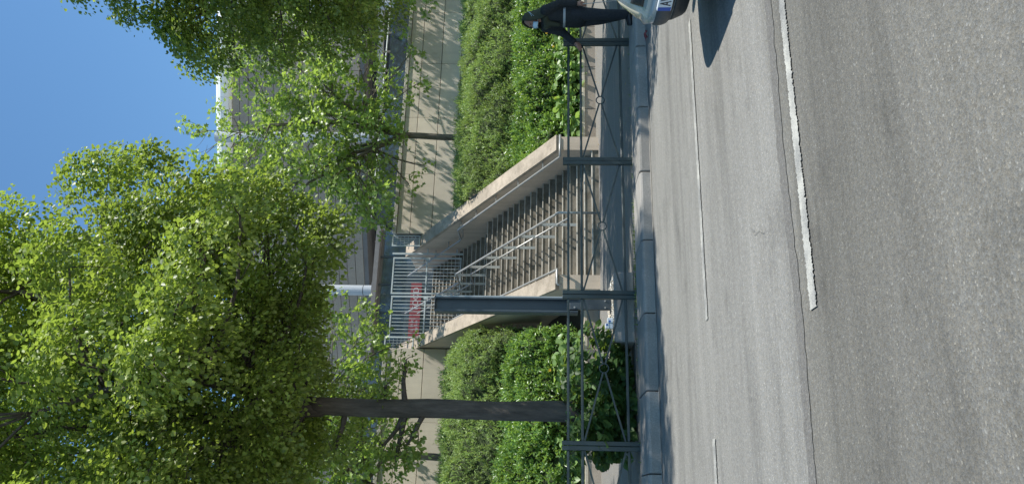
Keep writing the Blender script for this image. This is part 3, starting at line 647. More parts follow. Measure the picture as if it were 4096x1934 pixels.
# ------------------------------------------------------------------ trees
def curve_pts(a, b, rnd, n=6, sag=0.12, up=0.0):
    a = Vector(a); b = Vector(b); L = (b - a).length; pts = []
    o1 = Vector((rnd.uniform(-1, 1), rnd.uniform(-1, 1), rnd.uniform(-.5, 1))) * L * sag
    for i in range(n + 1):
        t = i / n; pts.append(a.lerp(b, t) + o1 * math.sin(PI * t) + Vector((rnd.uniform(-1, 1), rnd.uniform(-1, 1), rnd.uniform(-1, 1))) * L * 0.012 + Vector((0, 0, up * L * math.sin(PI * t))))
    return pts
def tree(name, base, fork_z, tr, centre, radii, nclump, crad, nleaf, lsize, mat, bmat, tmpl, seed, label, group, zmin, lean=(0, 0), nlimb=7, shell=0.45, droop=0.5, extra=(), dome=1.0, spread=.06, twig=1.0, sep=.86):
    rnd = random.Random(seed); rs = np.random.RandomState(seed)
    t = empty(name, base); props(t, label, 'tree', group); B = Vector(base)
    fork = Vector((B.x + lean[0], B.y + lean[1], fork_z))
    n = 16; pts = []; rr = []
    for i in range(n + 1):
        f = i / n; p = B.lerp(fork, f) + Vector((noise.noise(Vector((f * 3, seed, 0))), noise.noise(Vector((f * 3, seed, 9))), 0)) * .08 * math.sin(PI * f)
        pts.append(p - B); rr.append(tr * (1.28 if i == 0 else 1.0 + .18 * math.exp(-f * 14)) * (1 - .16 * f))
    tm_ = MB().tube(pts, rr, 22)
    for q, v in enumerate(tm_.v):
        ax = Vector((pts[q // 22].x, pts[q // 22].y, v[2])); d = Vector(v) - ax; kf = 1 + .10 * noise.noise(Vector((d.x * 9, d.y * 9, v[2] * 1.1 + seed))) + .05 * noise.noise(Vector((d.x * 30, d.y * 30, v[2] * 5)))
        tm_.v[q] = tuple(ax + d * kf)
    tm_.build('trunk', bmat, t, smooth=True)
    C = np.array(centre); R = np.array(radii); cl = []
    tries = 0
    while len(cl) < nclump and tries < 20000:
        tries += 1
        d = rs.normal(0, 1, 3); d /= np.linalg.norm(d); r = rs.uniform(0, 1) ** shell
        w = 1 + .22 * noise.noise(Vector(d * 1.7) + Vector((seed, 0, 0)))
        p = C + R * d * r * w
        if p[2] < zmin + rs.uniform(0, .5): continue
        if any(np.linalg.norm(p - q) < crad * sep for q, _ in cl): continue
        cl.append((p, crad * rs.uniform(.6, 1.2)))
    cl += [(np.array(p), r * rs.uniform(.85, 1.1)) for p, r in extra]
    # limbs
    limbs = []; order = list(range(len(cl))); rnd.shuffle(order)
    top = Vector((C[0], C[1], C[2] + R[2] * .55))
    tg = [top] + [Vector(C + R * np.array([math.cos(2 * PI * (k + rnd.random() * .5) / (nlimb - 1)) * .62, math.sin(2 * PI * (k + rnd.random() * .5) / (nlimb - 1)) * .62, rnd.uniform(-.25, .45)])) for k in range(nlimb - 1)]
    nodes = []; tnodes = [(p + B, r * .6) for p, r in zip(pts[4:], rr[4:])]
    for g in tg:
        s0 = fork - Vector((0, 0, rnd.uniform(0, .35))); lw = rnd.uniform(.34, .6)
        pp = curve_pts(s0, g, rnd, 8, .10, .06); rl = [tr * lw * (1 - .85 * i / 8) + .012 for i in range(9)]
        MB().tube([p - B for p in pp], rl, 8).build('limb', bmat, t, smooth=True)
        nodes += list(zip(pp[2:], rl[2:]))
    brm = MB()
    for p, r in cl:
        pv = Vector(p); q, rq = min(nodes + [a for a in tnodes if (a[0] - pv).length < 1.0], key=lambda a: (a[0] - pv).length + (0.5 if a[0].z > pv.z else 0))
        pp = curve_pts(q, pv, rnd, 5, .12, -.03); r0 = min(rq * .6, .05 * twig + .02)
        brm.tube([x - B for x in pp], [r0 * (1 - .75 * i / 5) + .006 for i in range(6)], 5)
        for k in range(4):
            e = pv + Vector((rnd.gauss(0, 1), rnd.gauss(0, 1), rnd.gauss(0, .8))).normalized() * r * .85
            brm.tube([x - B for x in curve_pts(pp[rnd.choice((3, 4, 5))], e, rnd, 3, .1)], [.009, .007, .005, .003], 4)
    brm.build('branches', bmat, t, smooth=True, kind='stuff')
    Ps = []; Ds = []; Ns = []; Ss = []
    for p, r in cl:
        k = int(nleaf * (r / crad) ** 2); cout = p - C; cout = cout / (np.linalg.norm(cout) + 1e-6)
        ntip = max(6, k // 8); tips = unit(rs.normal(0, 1, (ntip, 3)) + (cout * .7 + np.array([0, 0, .55])) * dome) * rs.uniform(.55, 1.08, (ntip, 1)) * r; tips[:, 2] *= .8
        own = rs.randint(0, ntip, k); loc = tips[own] + rs.normal(0, spread, (k, 3))
        out = unit(loc + rs.normal(0, r * .15, (k, 3)))
        Ps.append(p + loc); Ds.append(out * .8 + rs.normal(0, .40, (k, 3)) + np.array([0, 0, -droop])); Ns.append(out * .75 + np.array([0, 0, .55]) + rs.normal(0, .38, (k, 3))); Ss.append(lsize * rs.uniform(.6, 1.25, k))
    P = np.concatenate(Ps) - np.array(B); D = np.concatenate(Ds); N = np.concatenate(Ns); Sz = np.concatenate(Ss)
    link('crown', leafmesh('crown', P, D, N, Sz, tmpl), mat, t, kind='stuff')
    return t

lime = tree('lime_tree', (1.25, 11.2, HP - .02), 4.9, 0.148, (0.75, 11.3, 7.6), (3.45, 3.5, 3.7), 132, .74, 1750, .055, M['lime'], M['bark'], LIME, 11,
     'large lime tree with a dark straight trunk beside the staircase', 'lime trees along the kerb', 5.0, (0.03, .05), 9, .42,
     extra=[((3.75, 10.9, 4.75), .5), ((3.2, 10.6, 4.9), .5), ((2.6, 10.9, 5.0), .5), ((3.2, 8.6, 5.1), .5), ((2.6, 8.2, 5.3), .5), ((2.0, 8.0, 5.4), .5), ((1.3, 7.9, 5.5), .5), ((4.5, 11.1, 6.4), .5), ((4.9, 11.0, 7.6), .5), ((4.8, 11.2, 8.2), .5), ((1.6, 11.1, 3.72), .22), ((1.95, 11.1, 3.45), .17), ((0.75, 11.15, 3.35), .27), ((0.72, 11.1, 3.7), .25), ((0.5, 11.2, 3.5), .25), ((0.62, 11.2, 4.4), .3), ((3.0, 11.5, 5.4), .55), ((4.1, 11.2, 5.3), .5), ((4.3, 11.0, 5.8), .55), ((3.9, 10.8, 6.0), .55), ((4.2, 11.2, 6.9), .55), ((3.5, 10.7, 5.6), .55), ((3.2, 10.5, 6.2), .6), ((3.7, 10.7, 6.7), .55), ((2.7, 10.4, 5.6), .55), ((3.6, 11.4, 5.0), .5)] + [((1.0 + dx, 11.0 + dy, z), .5) for dx, dy, z in ((-1.2, -.6, 5.4), (-.5, -.9, 5.6), (.2, -.8, 5.5), (.9, -.7, 5.4), (1.5, -.4, 5.6), (-.9, -.4, 6.3), (0, -.7, 6.4), (.9, -.6, 6.5), (1.8, -.3, 6.4), (.4, .6, 5.6), (-.5, .6, 5.7), (1.3, .7, 6.0), (.3, -.5, 7.2), (-.8, -.3, 7.1), (-.9, -.2, 4.95), (-.3, -.55, 5.05), (.45, -.6, 5.0), (1.1, -.2, 4.95), (-.2, .5, 5.0), (.7, .5, 5.0), (-1.6, -.2, 5.1), (1.7, .1, 5.1), (-.5, -.9, 5.0), (.2, -1.1, 5.1))])
over = []; rq = random.Random(6)  # unseen leaf clumps added above the frame to throw shade on the kerb
for a in range(7):
    for b in range(4):
        xs = .5 + a * .45; ys = max(9.15 + b * .45, 9.0 + (xs - .2) * .3); z = rq.uniform(9.8, 11.4); over.append(((xs + S.x / S.z * z, ys + S.y / S.z * z, z), .42))
lime_r = tree('lime_tree', (11.7, 11.3, HP - .02), 4.4, 0.17, (11.55, 11.0, 7.1), (3.75, 3.8, 5.1), 165, .74, 1300, .059, M['lime'], M['bark'], LIME, 23,
     'shaded lime tree crown reaching in from the right above the person', 'lime trees along the kerb', 4.4, (0, 0), 9, .42,
     extra=[((8.3, 11.0, 8.6), .6), ((8.7, 11.0, 9.6), .6), ((8.0, 11.2, 8.0), .6), ((9.0, 10.8, 10.3), .55), ((7.8, 11.1, 7.5), .55), ((9.5, 11.0, 10.0), .6), ((8.8, 11.0, 9.0), .6), ((8.5, 10.8, 7.6), .6), ((8.1, 11.6, 6.2), .6), ((8.4, 11.4, 5.3), .6), ((7.9, 10.6, 6.6), .55), ((9.2, 11.2, 8.2), .6), ((7.5, 11.0, 5.0), .55), ((7.2, 11.0, 5.9), .55), ((8.0, 10.9, 4.7), .5), ((7.3, 11.1, 6.8), .5), ((7.7, 11.4, 4.6), .5), ((8.6, 10.0, 4.8), .6), ((8.2, 10.5, 5.6), .6), ((9.0, 7.8, 5.2), .7), ((10.0, 7.5, 5.3), .7), ((9.5, 8.3, 4.8), .7), ((8.6, 8.4, 5.4), .65), ((11.0, 7.6, 5.2), .7), ((8.2, 8.9, 6.0), .6), ((10.4, 8.6, 4.7), .7)] + over)
PL = dict(dome=.4, spread=.10, sep=.62)
tree('plane_tree', (12.05, 24.5, 2.0), 6.5, 0.125, (11.6, 22.9, 9.7), (4.3, 1.4, 3.9), 95, .78, 165, .135, M['plane'], M['bark_plane'], LOBED, 31,
     'thin plane tree with pale sparse leaves in front of the right retaining wall', 'plane trees by the retaining wall', 6.3, (-.1, -0.7), 8, .5, .4,
     extra=[((10.2, 24.0, 6.2), .35), ((10.9, 24.0, 5.7), .3), ((14.1, 24.0, 6.1), .5), ((15.3, 24.0, 6.5), .5), ((8.7, 24.0, 7.0), .6), ((9.3, 24.0, 7.3), .7), ((13.0, 25.0, 7.6), .4), ((15.0, 25.0, 7.7), .5), ((11.3, 25.1, 7.8), .35)], twig=.8, **PL)
tree('plane_tree', (1.2, 24.2, 2.0), 6.5, 0.12, (1.1, 22.7, 7.9), (4.4, 1.4, 2.9), 78, .78, 160, .135, M['plane'], M['bark_plane'], LOBED, 47,
     'crooked plane tree with pale leaves behind the dark lime trunk', 'plane trees by the retaining wall', 5.4, (0.1, -0.7), 8, .5, .4,
     extra=[((4.4, 23.6, 6.7), .6), ((4.75, 23.6, 5.6), .3), ((3.9, 23.5, 5.9), .5), ((3.3, 23.4, 6.6), .7), ((3.6, 23.5, 7.4), .7), ((2.6, 23.3, 6.4), .6), ((1.6, 24.9, 6.9), .35), ((-.2, 24.9, 7.2), .35)], twig=1.1, **PL)
tree('plane_tree', (20.4, 24.6, 2.0), 6.5, 0.13, (19.5, 23.2, 9.2), (3.9, 1.6, 3.6), 80, .80, 150, .135, M['plane'], M['bark_plane'], LOBED, 53,
     'plane tree glimpsed at the right edge behind the shaded lime crown', 'plane trees by the retaining wall', 5.8, (0.0, -0.1), 8, .5, .4,
     extra=[((18.9, 25.0, 7.5), .5), ((17.8, 25.0, 8.4), .5), ((20.0, 25.1, 7.3), .5), ((17.2, 25.1, 7.2), .35), ((16.0, 25.1, 7.7), .35)], twig=.8, **PL)

# lime shoots round the foot of the trunk: single big leaves
def leafobj(tmpl, mat, name='leaf'):
    T, Fc = tmpl; me = npmesh(name, T, len(T), Fc, 1); me.materials.append(mat); return me
def scatter_leaves(parent, me, pts, dirs, nrms, sizes):
    O = Vector(parent.location)
    for p, d, nn, s_ in zip(pts, dirs, nrms, sizes):
        d = Vector(d).normalized(); x = d.cross(Vector(nn)).normalized(); z = x.cross(d)
        o = bpy.data.objects.new('leaf', me); COL.objects.link(o); o.parent = parent
        mm = Matrix.Identity(4)
        for i in range(3): mm[i][0] = x[i] * s_; mm[i][1] = d[i] * s_; mm[i][2] = z[i] * s_; mm[i][3] = p[i] - O[i]
        o.matrix_local = mm
rs = np.random.RandomState(77); rnd = random.Random(77)
sh_t = empty('basal_shoots', (1.5, 11.05, HP)); props(sh_t, 'leafy dark green shoots growing round the foot of the lime trunk', 'shoots')
stm = MB(); tips = []
for k in range(60):
    a = rnd.uniform(0, 2 * PI); bx, by = 1.35 + rnd.gauss(0, .25), 11.05 + rnd.gauss(0, .12)
    e = Vector((bx + rnd.uniform(-.72, .85), by + rnd.uniform(-.38, .25), HP + rnd.uniform(.2, .98)))
    pp = curve_pts((bx, by, HP), e, rnd, 5, .12, .05); stm.tube([p - sh_t.location for p in pp], [.009, .008, .007, .006, .005, .003], 5); tips += pp[1:]
stm.build('stems', M['bark'], sh_t, kind='stuff')
def shoot_leaves(n):
    b = np.array([tips[rs.randint(len(tips))] for _ in range(n)]) + rs.normal(0, .05, (n, 3)); b[:, 2] = np.maximum(b[:, 2], HP + .06)
    out = b - np.array([1.4, 11.2, .5]); out[:, 2] *= .3
    return b, unit(out) + rs.normal(0, .6, (n, 3)) + [0, -.2, -.45], unit(out) * .5 + [0, -.5, .9] + rs.normal(0, .35, (n, 3)), rs.uniform(.07, .145, n)
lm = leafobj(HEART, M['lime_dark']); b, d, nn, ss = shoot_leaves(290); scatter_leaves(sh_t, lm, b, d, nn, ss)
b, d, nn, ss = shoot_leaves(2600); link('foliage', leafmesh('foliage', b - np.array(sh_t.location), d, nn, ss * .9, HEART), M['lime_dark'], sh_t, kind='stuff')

# ------------------------------------------------------------------ hedges on the banks
def hedge(name, x0, x1, prof, mat, nblade, size, tmpl, seed, label, lump=.16, thick=.16, upb=.5, taper=0.0):
    rs = np.random.RandomState(seed); t = empty(name, ((x0 + x1) / 2, prof[0][0], prof[0][1])); props(t, label, 'hedge', 'hedges on the planting banks'); O = np.array(t.location)
    pr = np.array(prof, float); seg = np.linalg.norm(np.diff(pr, axis=0), axis=1); cum = np.concatenate([[0], np.cumsum(seg)]); L = cum[-1]
    def surf(x, s):
        y = np.interp(s, cum, pr[:, 0]); z = np.interp(s, cum, pr[:, 1])
        e = .05; dy = np.interp(np.minimum(s + e, L), cum, pr[:, 0]) - np.interp(np.maximum(s - e, 0), cum, pr[:, 0]); dz = np.interp(np.minimum(s + e, L), cum, pr[:, 1]) - np.interp(np.maximum(s - e, 0), cum, pr[:, 1])
        nrm = np.stack([np.zeros_like(y), -dz, dy], 1); return np.stack([x, y, z], 1), unit(nrm)
    def lumps(x, s):
        tq = np.clip((x - (x1 - 1.0)) / 1.0, 0, 1); return -taper * (1 - np.sqrt(1 - .98 * tq ** 2)) + lump * (np.sin(x * 2.1 + seed) * np.sin(s * 2.6 + x * .7 + seed) + .6 * np.sin(x * 4.7 + 1.3 * s + seed * 2) * np.sin(s * 5.1 + seed) + .5 * np.sin(x * 9.1 + s * 3) * np.sin(s * 8.3 + seed + x))
    nx, ns = int((x1 - x0) / .18), 30
    gx, gs = np.meshgrid(np.linspace(x0, x1, nx), np.linspace(0, L, ns)); gx, gs = gx.ravel(), gs.ravel()
    p, nr = surf(gx, gs); p = p + nr * (lumps(gx, gs) - thick)[:, None] - O
    Fs = [(j * nx + i, j * nx + i + 1, (j + 1) * nx + i + 1, (j + 1) * nx + i) for j in range(ns - 1) for i in range(nx - 1)]
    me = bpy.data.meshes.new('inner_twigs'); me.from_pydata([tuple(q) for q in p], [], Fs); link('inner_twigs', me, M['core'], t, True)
    # sprigs: blades gathered along short shoots standing out of the surface
    nsp = nblade // 10; sx, ss = rs.uniform(x0, x1, nsp), rs.uniform(0, L, nsp); q, nq = surf(sx, ss)
    keep = rs.uniform(0, 1, nsp) < 1.0
    q = q + nq * (lumps(sx, ss) - thick + .05)[:, None]; sd = unit(nq + np.array([0, 0, upb]) + rs.normal(0, .35, (nsp, 3))); ln = thick * rs.uniform(.6, 1.5, nsp) * (1 + .5 * (rs.uniform(0, 1, nsp) < .08))
    own = np.repeat(np.arange(nsp), 10); tt = np.tile(np.linspace(.15, 1, 10), nsp); n = len(own)
    P = q[own] + sd[own] * (ln[own] * tt)[:, None] + rs.normal(0, .012, (n, 3)); Dv = sd[own] * .7 + rs.normal(0, .62, (n, 3)); Nv = sd[own] * .4 + np.array([0, -.35, .8]) + rs.normal(0, .5, (n, 3))
    link('foliage', leafmesh('foliage', P - O, Dv, Nv, size * rs.uniform(.6, 1.3, n), tmpl), mat, t, kind='stuff')
    return t
hedge('rosemary_hedge', 8.95, 21.0, [(21.2, 1.9), (21.25, 3.0), (21.7, 3.8), (22.6, 4.25), (23.8, 4.45), (25.2, 4.5)], M['rosemary'], 120000, .075, NEEDLE, 3, 'feathery green upper hedge right of the staircase under the retaining wall')
hedge('rosemary_hedge', -4.0, 4.75, [(20.6, 1.7), (20.7, 2.9), (21.2, 3.8), (22.0, 4.2), (23.4, 4.4), (25.2, 4.5)], M['rosemary'], 95000, .075, NEEDLE, 7, 'feathery green upper hedge left of the staircase behind the lime trunk', taper=1.1)
hedge('shrub_hedge', 9.2, 21.0, [(19.3, .55), (19.25, 1.35), (19.5, 1.95), (20.2, 2.3), (21.2, 2.35)], M['shrub'], 56000, .09, OVAL, 9, 'bright green lower shrubs beside the right parapet above the low wall', .17, .18)
hedge('shrub_hedge', -4.0, 4.3, [(18.8, .55), (18.7, 1.35), (19.1, 2.0), (19.8, 2.4), (20.9, 2.5)], M['shrub'], 48000, .09, OVAL, 13, 'glossy green lower shrubs left of the staircase above the low wall', .17, .18, taper=.7)

# broad-leaved plants along the right low wall
rs = np.random.RandomState(5)
bl = leafobj(HEART, M['broad'])
for i, (x, y, n, hh, lbl) in enumerate(((9.45, 18.98, 60, .5, 'low broad-leaved plant beside the lower end of the right parapet'), (10.35, 18.95, 80, .72, 'broad-leaved plant spilling over the low wall, second from the parapet'),
                                     (11.35, 18.95, 80, .75, 'broad-leaved plant over the low wall, third from the parapet'), (12.4, 18.95, 80, .8, 'broad-leaved plant over the low wall next to the hooded person'),
                                     (3.3, 18.6, 60, .75, 'broad-leaved plant on the low wall just left of the staircase'), (0.9, 18.6, 60, .7, 'broad-leaved plant on the low wall at the left of the lime trunk'))):
    t = empty('broadleaf_plant', (x, y, .5)); props(t, lbl, 'plant', 'broad-leaved plants along the low walls')
    MB().tube([(0, 0, -.1), (.01, .02, .3)], [.02, .012], 6).build('stem', M['grass'], t)
    p = np.stack([x + rs.uniform(-.55, .55, n), y + rs.uniform(-.12, .16, n), .54 + rs.uniform(0, hh, n)], 1)
    scatter_leaves(t, bl, p, np.stack([rs.normal(0, .6, n), rs.uniform(-1.0, -.1, n), rs.normal(-.25, .4, n)], 1), np.stack([rs.normal(0, .3, n), np.full(n, -.55), np.full(n, .8)], 1), rs.uniform(.13, .22, n))
for i, (x, y, z, lbl) in enumerate(((12.7, 18.85, 1.52, 'yellow daisy-like flower on a leafy stalk beside the person'), (12.25, 18.85, 1.33, 'yellow flower on a low stalk left of the tallest one'), (10.6, 18.85, 1.25, 'yellow flower above the broad leaves near the parapet'), (12.75, 18.8, 1.2, 'small yellow flower low down beside the person'), (3.05, 18.5, 1.35, 'single yellow flower left of the staircase'))):
    t = empty('yellow_flower', (x, y, .5)); props(t, lbl, 'flower', 'yellow flowers above the low walls'); h = z - .5
    MB().tube([(0, .05, 0), (.03, .02, h * .6), (0, 0, h)], [.01, .008, .006], 5).build('stem', M['grass'], t)
    k = 9; a = np.linspace(0, 6.28, k, endpoint=False)
    link('petals', leafmesh('petals', np.tile([[0, 0, h]], (k, 1)).astype(float), np.stack([np.cos(a), -.3 + 0 * a, np.sin(a)], 1), np.tile([[0., -1, .1]], (k, 1)), np.full(k, .045), OVAL), M['flower'], t)
    for zz in (.35, .6, .85):
        link('leaf', leafmesh('leaf', np.array([[0, 0.03, h * zz]] * 3), np.array([[1., -.3, .4], [-1, -.3, .3], [.1, -1, .3]]), np.array([[0., -.3, 1]] * 3), np.full(3, .16), OVAL), M['broad'], t)

# ------------------------------------------------------------------ car
def car():
    t = empty('parked_car', (0, 0, 0))
    M['cpaint'] = painted('silver blue car paint', (0.36, 0.43, 0.47), 0.28, 0.35, 0.02, 1.0, 3)
    M['cdark'] = painted('black bumper plastic', (0.030, 0.032, 0.034), 0.55, 0, 0.1)
    M['cgrey'] = painted('grey bumper plastic', (0.075, 0.075, 0.075), 0.6, 0, 0.1)
    M['lens'] = painted('yellowed headlamp lens', (0.50, 0.46, 0.33), 0.14, 0, 0.08, 1.0)
    M['rubber'] = painted('tyre rubber', (0.02, 0.02, 0.02), 0.8)
    M['alloy'] = painted('wheel rim', (0.4, 0.4, 0.4), 0.35, .8)
    Lc, N = 3.75, 96
    # rings: z level, front x, rear x, half width, exponent, rise of the ring towards the windscreen
    rings = [(.20, .22, 3.60, .72, 6), (.215, .13, 3.66, .80, 6), (.30, .06, 3.71, .82, 5), (.42, .0, 3.75, .835, 5), (.52, .0, 3.75, .84, 5), (.56, .03, 3.75, .845, 6), (.60, .07, 3.74, .83, 5.5), (.70, .13, 3.73, .81, 5), (.79, .20, 3.72, .79, 4.8), (.845, .29, 3.71, .775, 4.6), (.88, .40, 3.70, .755, 4.5)]
    def outl(x0, x1, w, n, k):
        a = 2 * PI * k / N; c, s_ = math.cos(a), math.sin(a); e = 2 / n
        return (x0 + x1) / 2 - (x1 - x0) / 2 * math.copysign(abs(c) ** e, c), w * math.copysign(abs(s_) ** e, s_)
    V = []; 
    for z, x0, x1, w, n in rings:
        for k in range(N):
            x, y = outl(x0, x1, w, n, k); V.append((x, y, z + (max(0, min(1, (x - .3) / .8)) * .10 if z > .7 else 0)))
    nb = len(rings)
    gh = [(.985, .98, 3.62, .74, 5), (1.18, 1.30, 3.52, .69, 5), (1.36, 1.62, 3.38, .63, 5), (1.44, 1.86, 3.22, .55, 4.5), (1.465, 2.3, 2.9, .3, 4)]
    for z, x0, x1, w, n in gh:
        for k in range(N):
            x, y = outl(x0, x1, w, n, k); V.append((x, y, z))
    body = []; glass = {'windscreen': [], 'side_window': [], 'rear_window': []}
    for j in range(nb + len(gh) - 1):
        for k in range(N):
            f = (j * N + k, j * N + (k + 1) % N, (j + 1) * N + (k + 1) % N, (j + 1) * N + k)
            c = sum((Vector(V[i]) for i in f), Vector()) / 4; dest = body
            if nb <= j < nb + 2:
                if c.x < 1.75 and abs(c.y) < .60: dest = glass['windscreen']
                elif c.x > 3.3 and abs(c.y) < .55: dest = glass['rear_window']
                elif abs(c.y) > .6 and 1.45 < c.x < 3.2 and not (2.28 < c.x < 2.36): dest = glass['side_window']
            dest.append(f)
    body.append(tuple(range((nb + len(gh) - 1) * N, (nb + len(gh)) * N))); body.append(tuple(range(N))[::-1])
    def sub(name, fs, mat):
        used = sorted({i for f in fs for i in f}); mp = {i: q for q, i in enumerate(used)}
        return MB().add([V[i] for i in used], [tuple(mp[i] for i in f) for f in fs]).build(name, mat, t, smooth=True)
    sub('body', body, M['cpaint'])
    for nme, fs in glass.items():
        sub(nme, fs, M['glass'])
    def ringat(z):
        zs = [r[0] for r in rings]; return [np.interp(z, zs, [r[i] for r in rings]) for i in (1, 2, 3, 4)]
    def fx(y, z):
        x0, x1, w, n = ringat(z); q = max(0, 1 - min(1, abs(y) / w) ** n) ** (1 / n); return (x0 + x1) / 2 - (x1 - x0) / 2 * q
    def patch(name, poly, mat, proud=.006, parent=None, nu=10, nv=6, smooth=True):
        """poly: four (y,z) corners, laid on the front of the body"""
        (a, b, c, d) = poly; W = []; Bk = []
        for j in range(nv + 1):
            for i in range(nu + 1):
                u, v = i / nu, j / nv
                y = (1 - v) * ((1 - u) * a[0] + u * b[0]) + v * ((1 - u) * d[0] + u * c[0]); z = (1 - v) * ((1 - u) * a[1] + u * b[1]) + v * ((1 - u) * d[1] + u * c[1])
                x = fx(y, z); edge = i in (0, nu) or j in (0, nv)
                W.append((x - (proud if not edge else proud * .2), y, z)); Bk.append((x + .03, y, z))
        nW = len(W); g = lambda i, j: j * (nu + 1) + i
        Fs = [(g(i, j), g(i + 1, j), g(i + 1, j + 1), g(i, j + 1)) for j in range(nv) for i in range(nu)]
        per = [g(i, 0) for i in range(nu)] + [g(nu, j) for j in range(nv)] + [g(i, nv) for i in range(nu, 0, -1)] + [g(0, j) for j in range(nv, 0, -1)]
        Fs += [(per[q], per[(q + 1) % len(per)], per[(q + 1) % len(per)] + nW, per[q] + nW) for q in range(len(per))]
        return MB().add(W + Bk, Fs).build(name, mat, parent or t, smooth=smooth)
    bp = patch('bumper_strip', [(-.81, .36), (.81, .36), (.82, .495), (-.82, .495)], M['cgrey'], .018, nu=40)
    patch('bumper_lower', [(-.775, .215), (.775, .215), (.80, .355), (-.80, .355)], M['cdark'], .012, nu=40)
    patch('grille', [(-.36, .60), (.36, .60), (.40, .70), (-.40, .70)], M['cdark'], .010, nu=20)
    gr = bpy.data.objects.get('grille')
    for z in (.625, .655, .685): patch('grille_bar', [(-.36, z - .005), (.36, z - .005), (.37, z + .007), (-.37, z + .007)], M['alloy'], .02, gr, 20, 1)
    for s_ in (1, -1):
        hl = patch('headlight', [(s_ * .47, .60), (s_ * .755, .585), (s_ * .765, .755), (s_ * .52, .80)], M['lens'], .015, nu=14, nv=8)
        patch('fog_lamp', [(s_ * .58, .265), (s_ * .70, .265), (s_ * .70, .315), (s_ * .58, .315)], M['alloy'], .016, nu=4, nv=3)
        patch('corner_trim', [(s_ * .60, .515), (s_ * .80, .515), (s_ * .80, .523), (s_ * .60, .523)], M['cdark'], .008, nu=10, nv=1)  # thin dark plastic strip across each front corner
    x0 = fx(0, .45) - .03
    pl = MB().cbox(x0 - .006, x0 + .03, -.265, .265, .39, .505, .004).build('number_plate', M['white'], t)
    MB().box(x0 - .008, x0 - .0061, .215, .26, .395, .50).build('blue_band', M['blue'], pl)
    tx = text(pl, 'AV', .125, (x0 - .0085, .195, .405), M['cdark'], 'plate_lettering', (PI / 2, 0, -PI / 2), ext=.001); tx.scale = (.75, 1, 1)
    for x in (.78, 3.05):
        for s_ in (1, -1):
            MB().tube([(x, s_ * .70, .30), (x, s_ * .848, .30)], .345, 28).build('wheel_arch', M['cdark'], t)
            w = MB().tube([(x, s_ * .66, .295), (x, s_ * .845, .295), (x, s_ * .862, .295)], [.295, .295, .275], 28).build('wheel', M['rubber'], t)
            MB().tube([(x, s_ * .80, .295), (x, s_ * .868, .295)], [.18, .19], 24).build('wheel_rim', M['alloy'], w)
    for s_ in (1, -1):
        MB().ellip((1.32, s_ * .90, 1.03), (.07, .10, .07), 12, 8).build('wing_mirror', M['cdark'], t, smooth=True)
    return t
c0 = car(); c0.name = 'silver_car'; c0.location = (3.85, 5.10, 0)
props(c0, 'silver blue car with yellowed headlights at the edge of the picture', 'car')

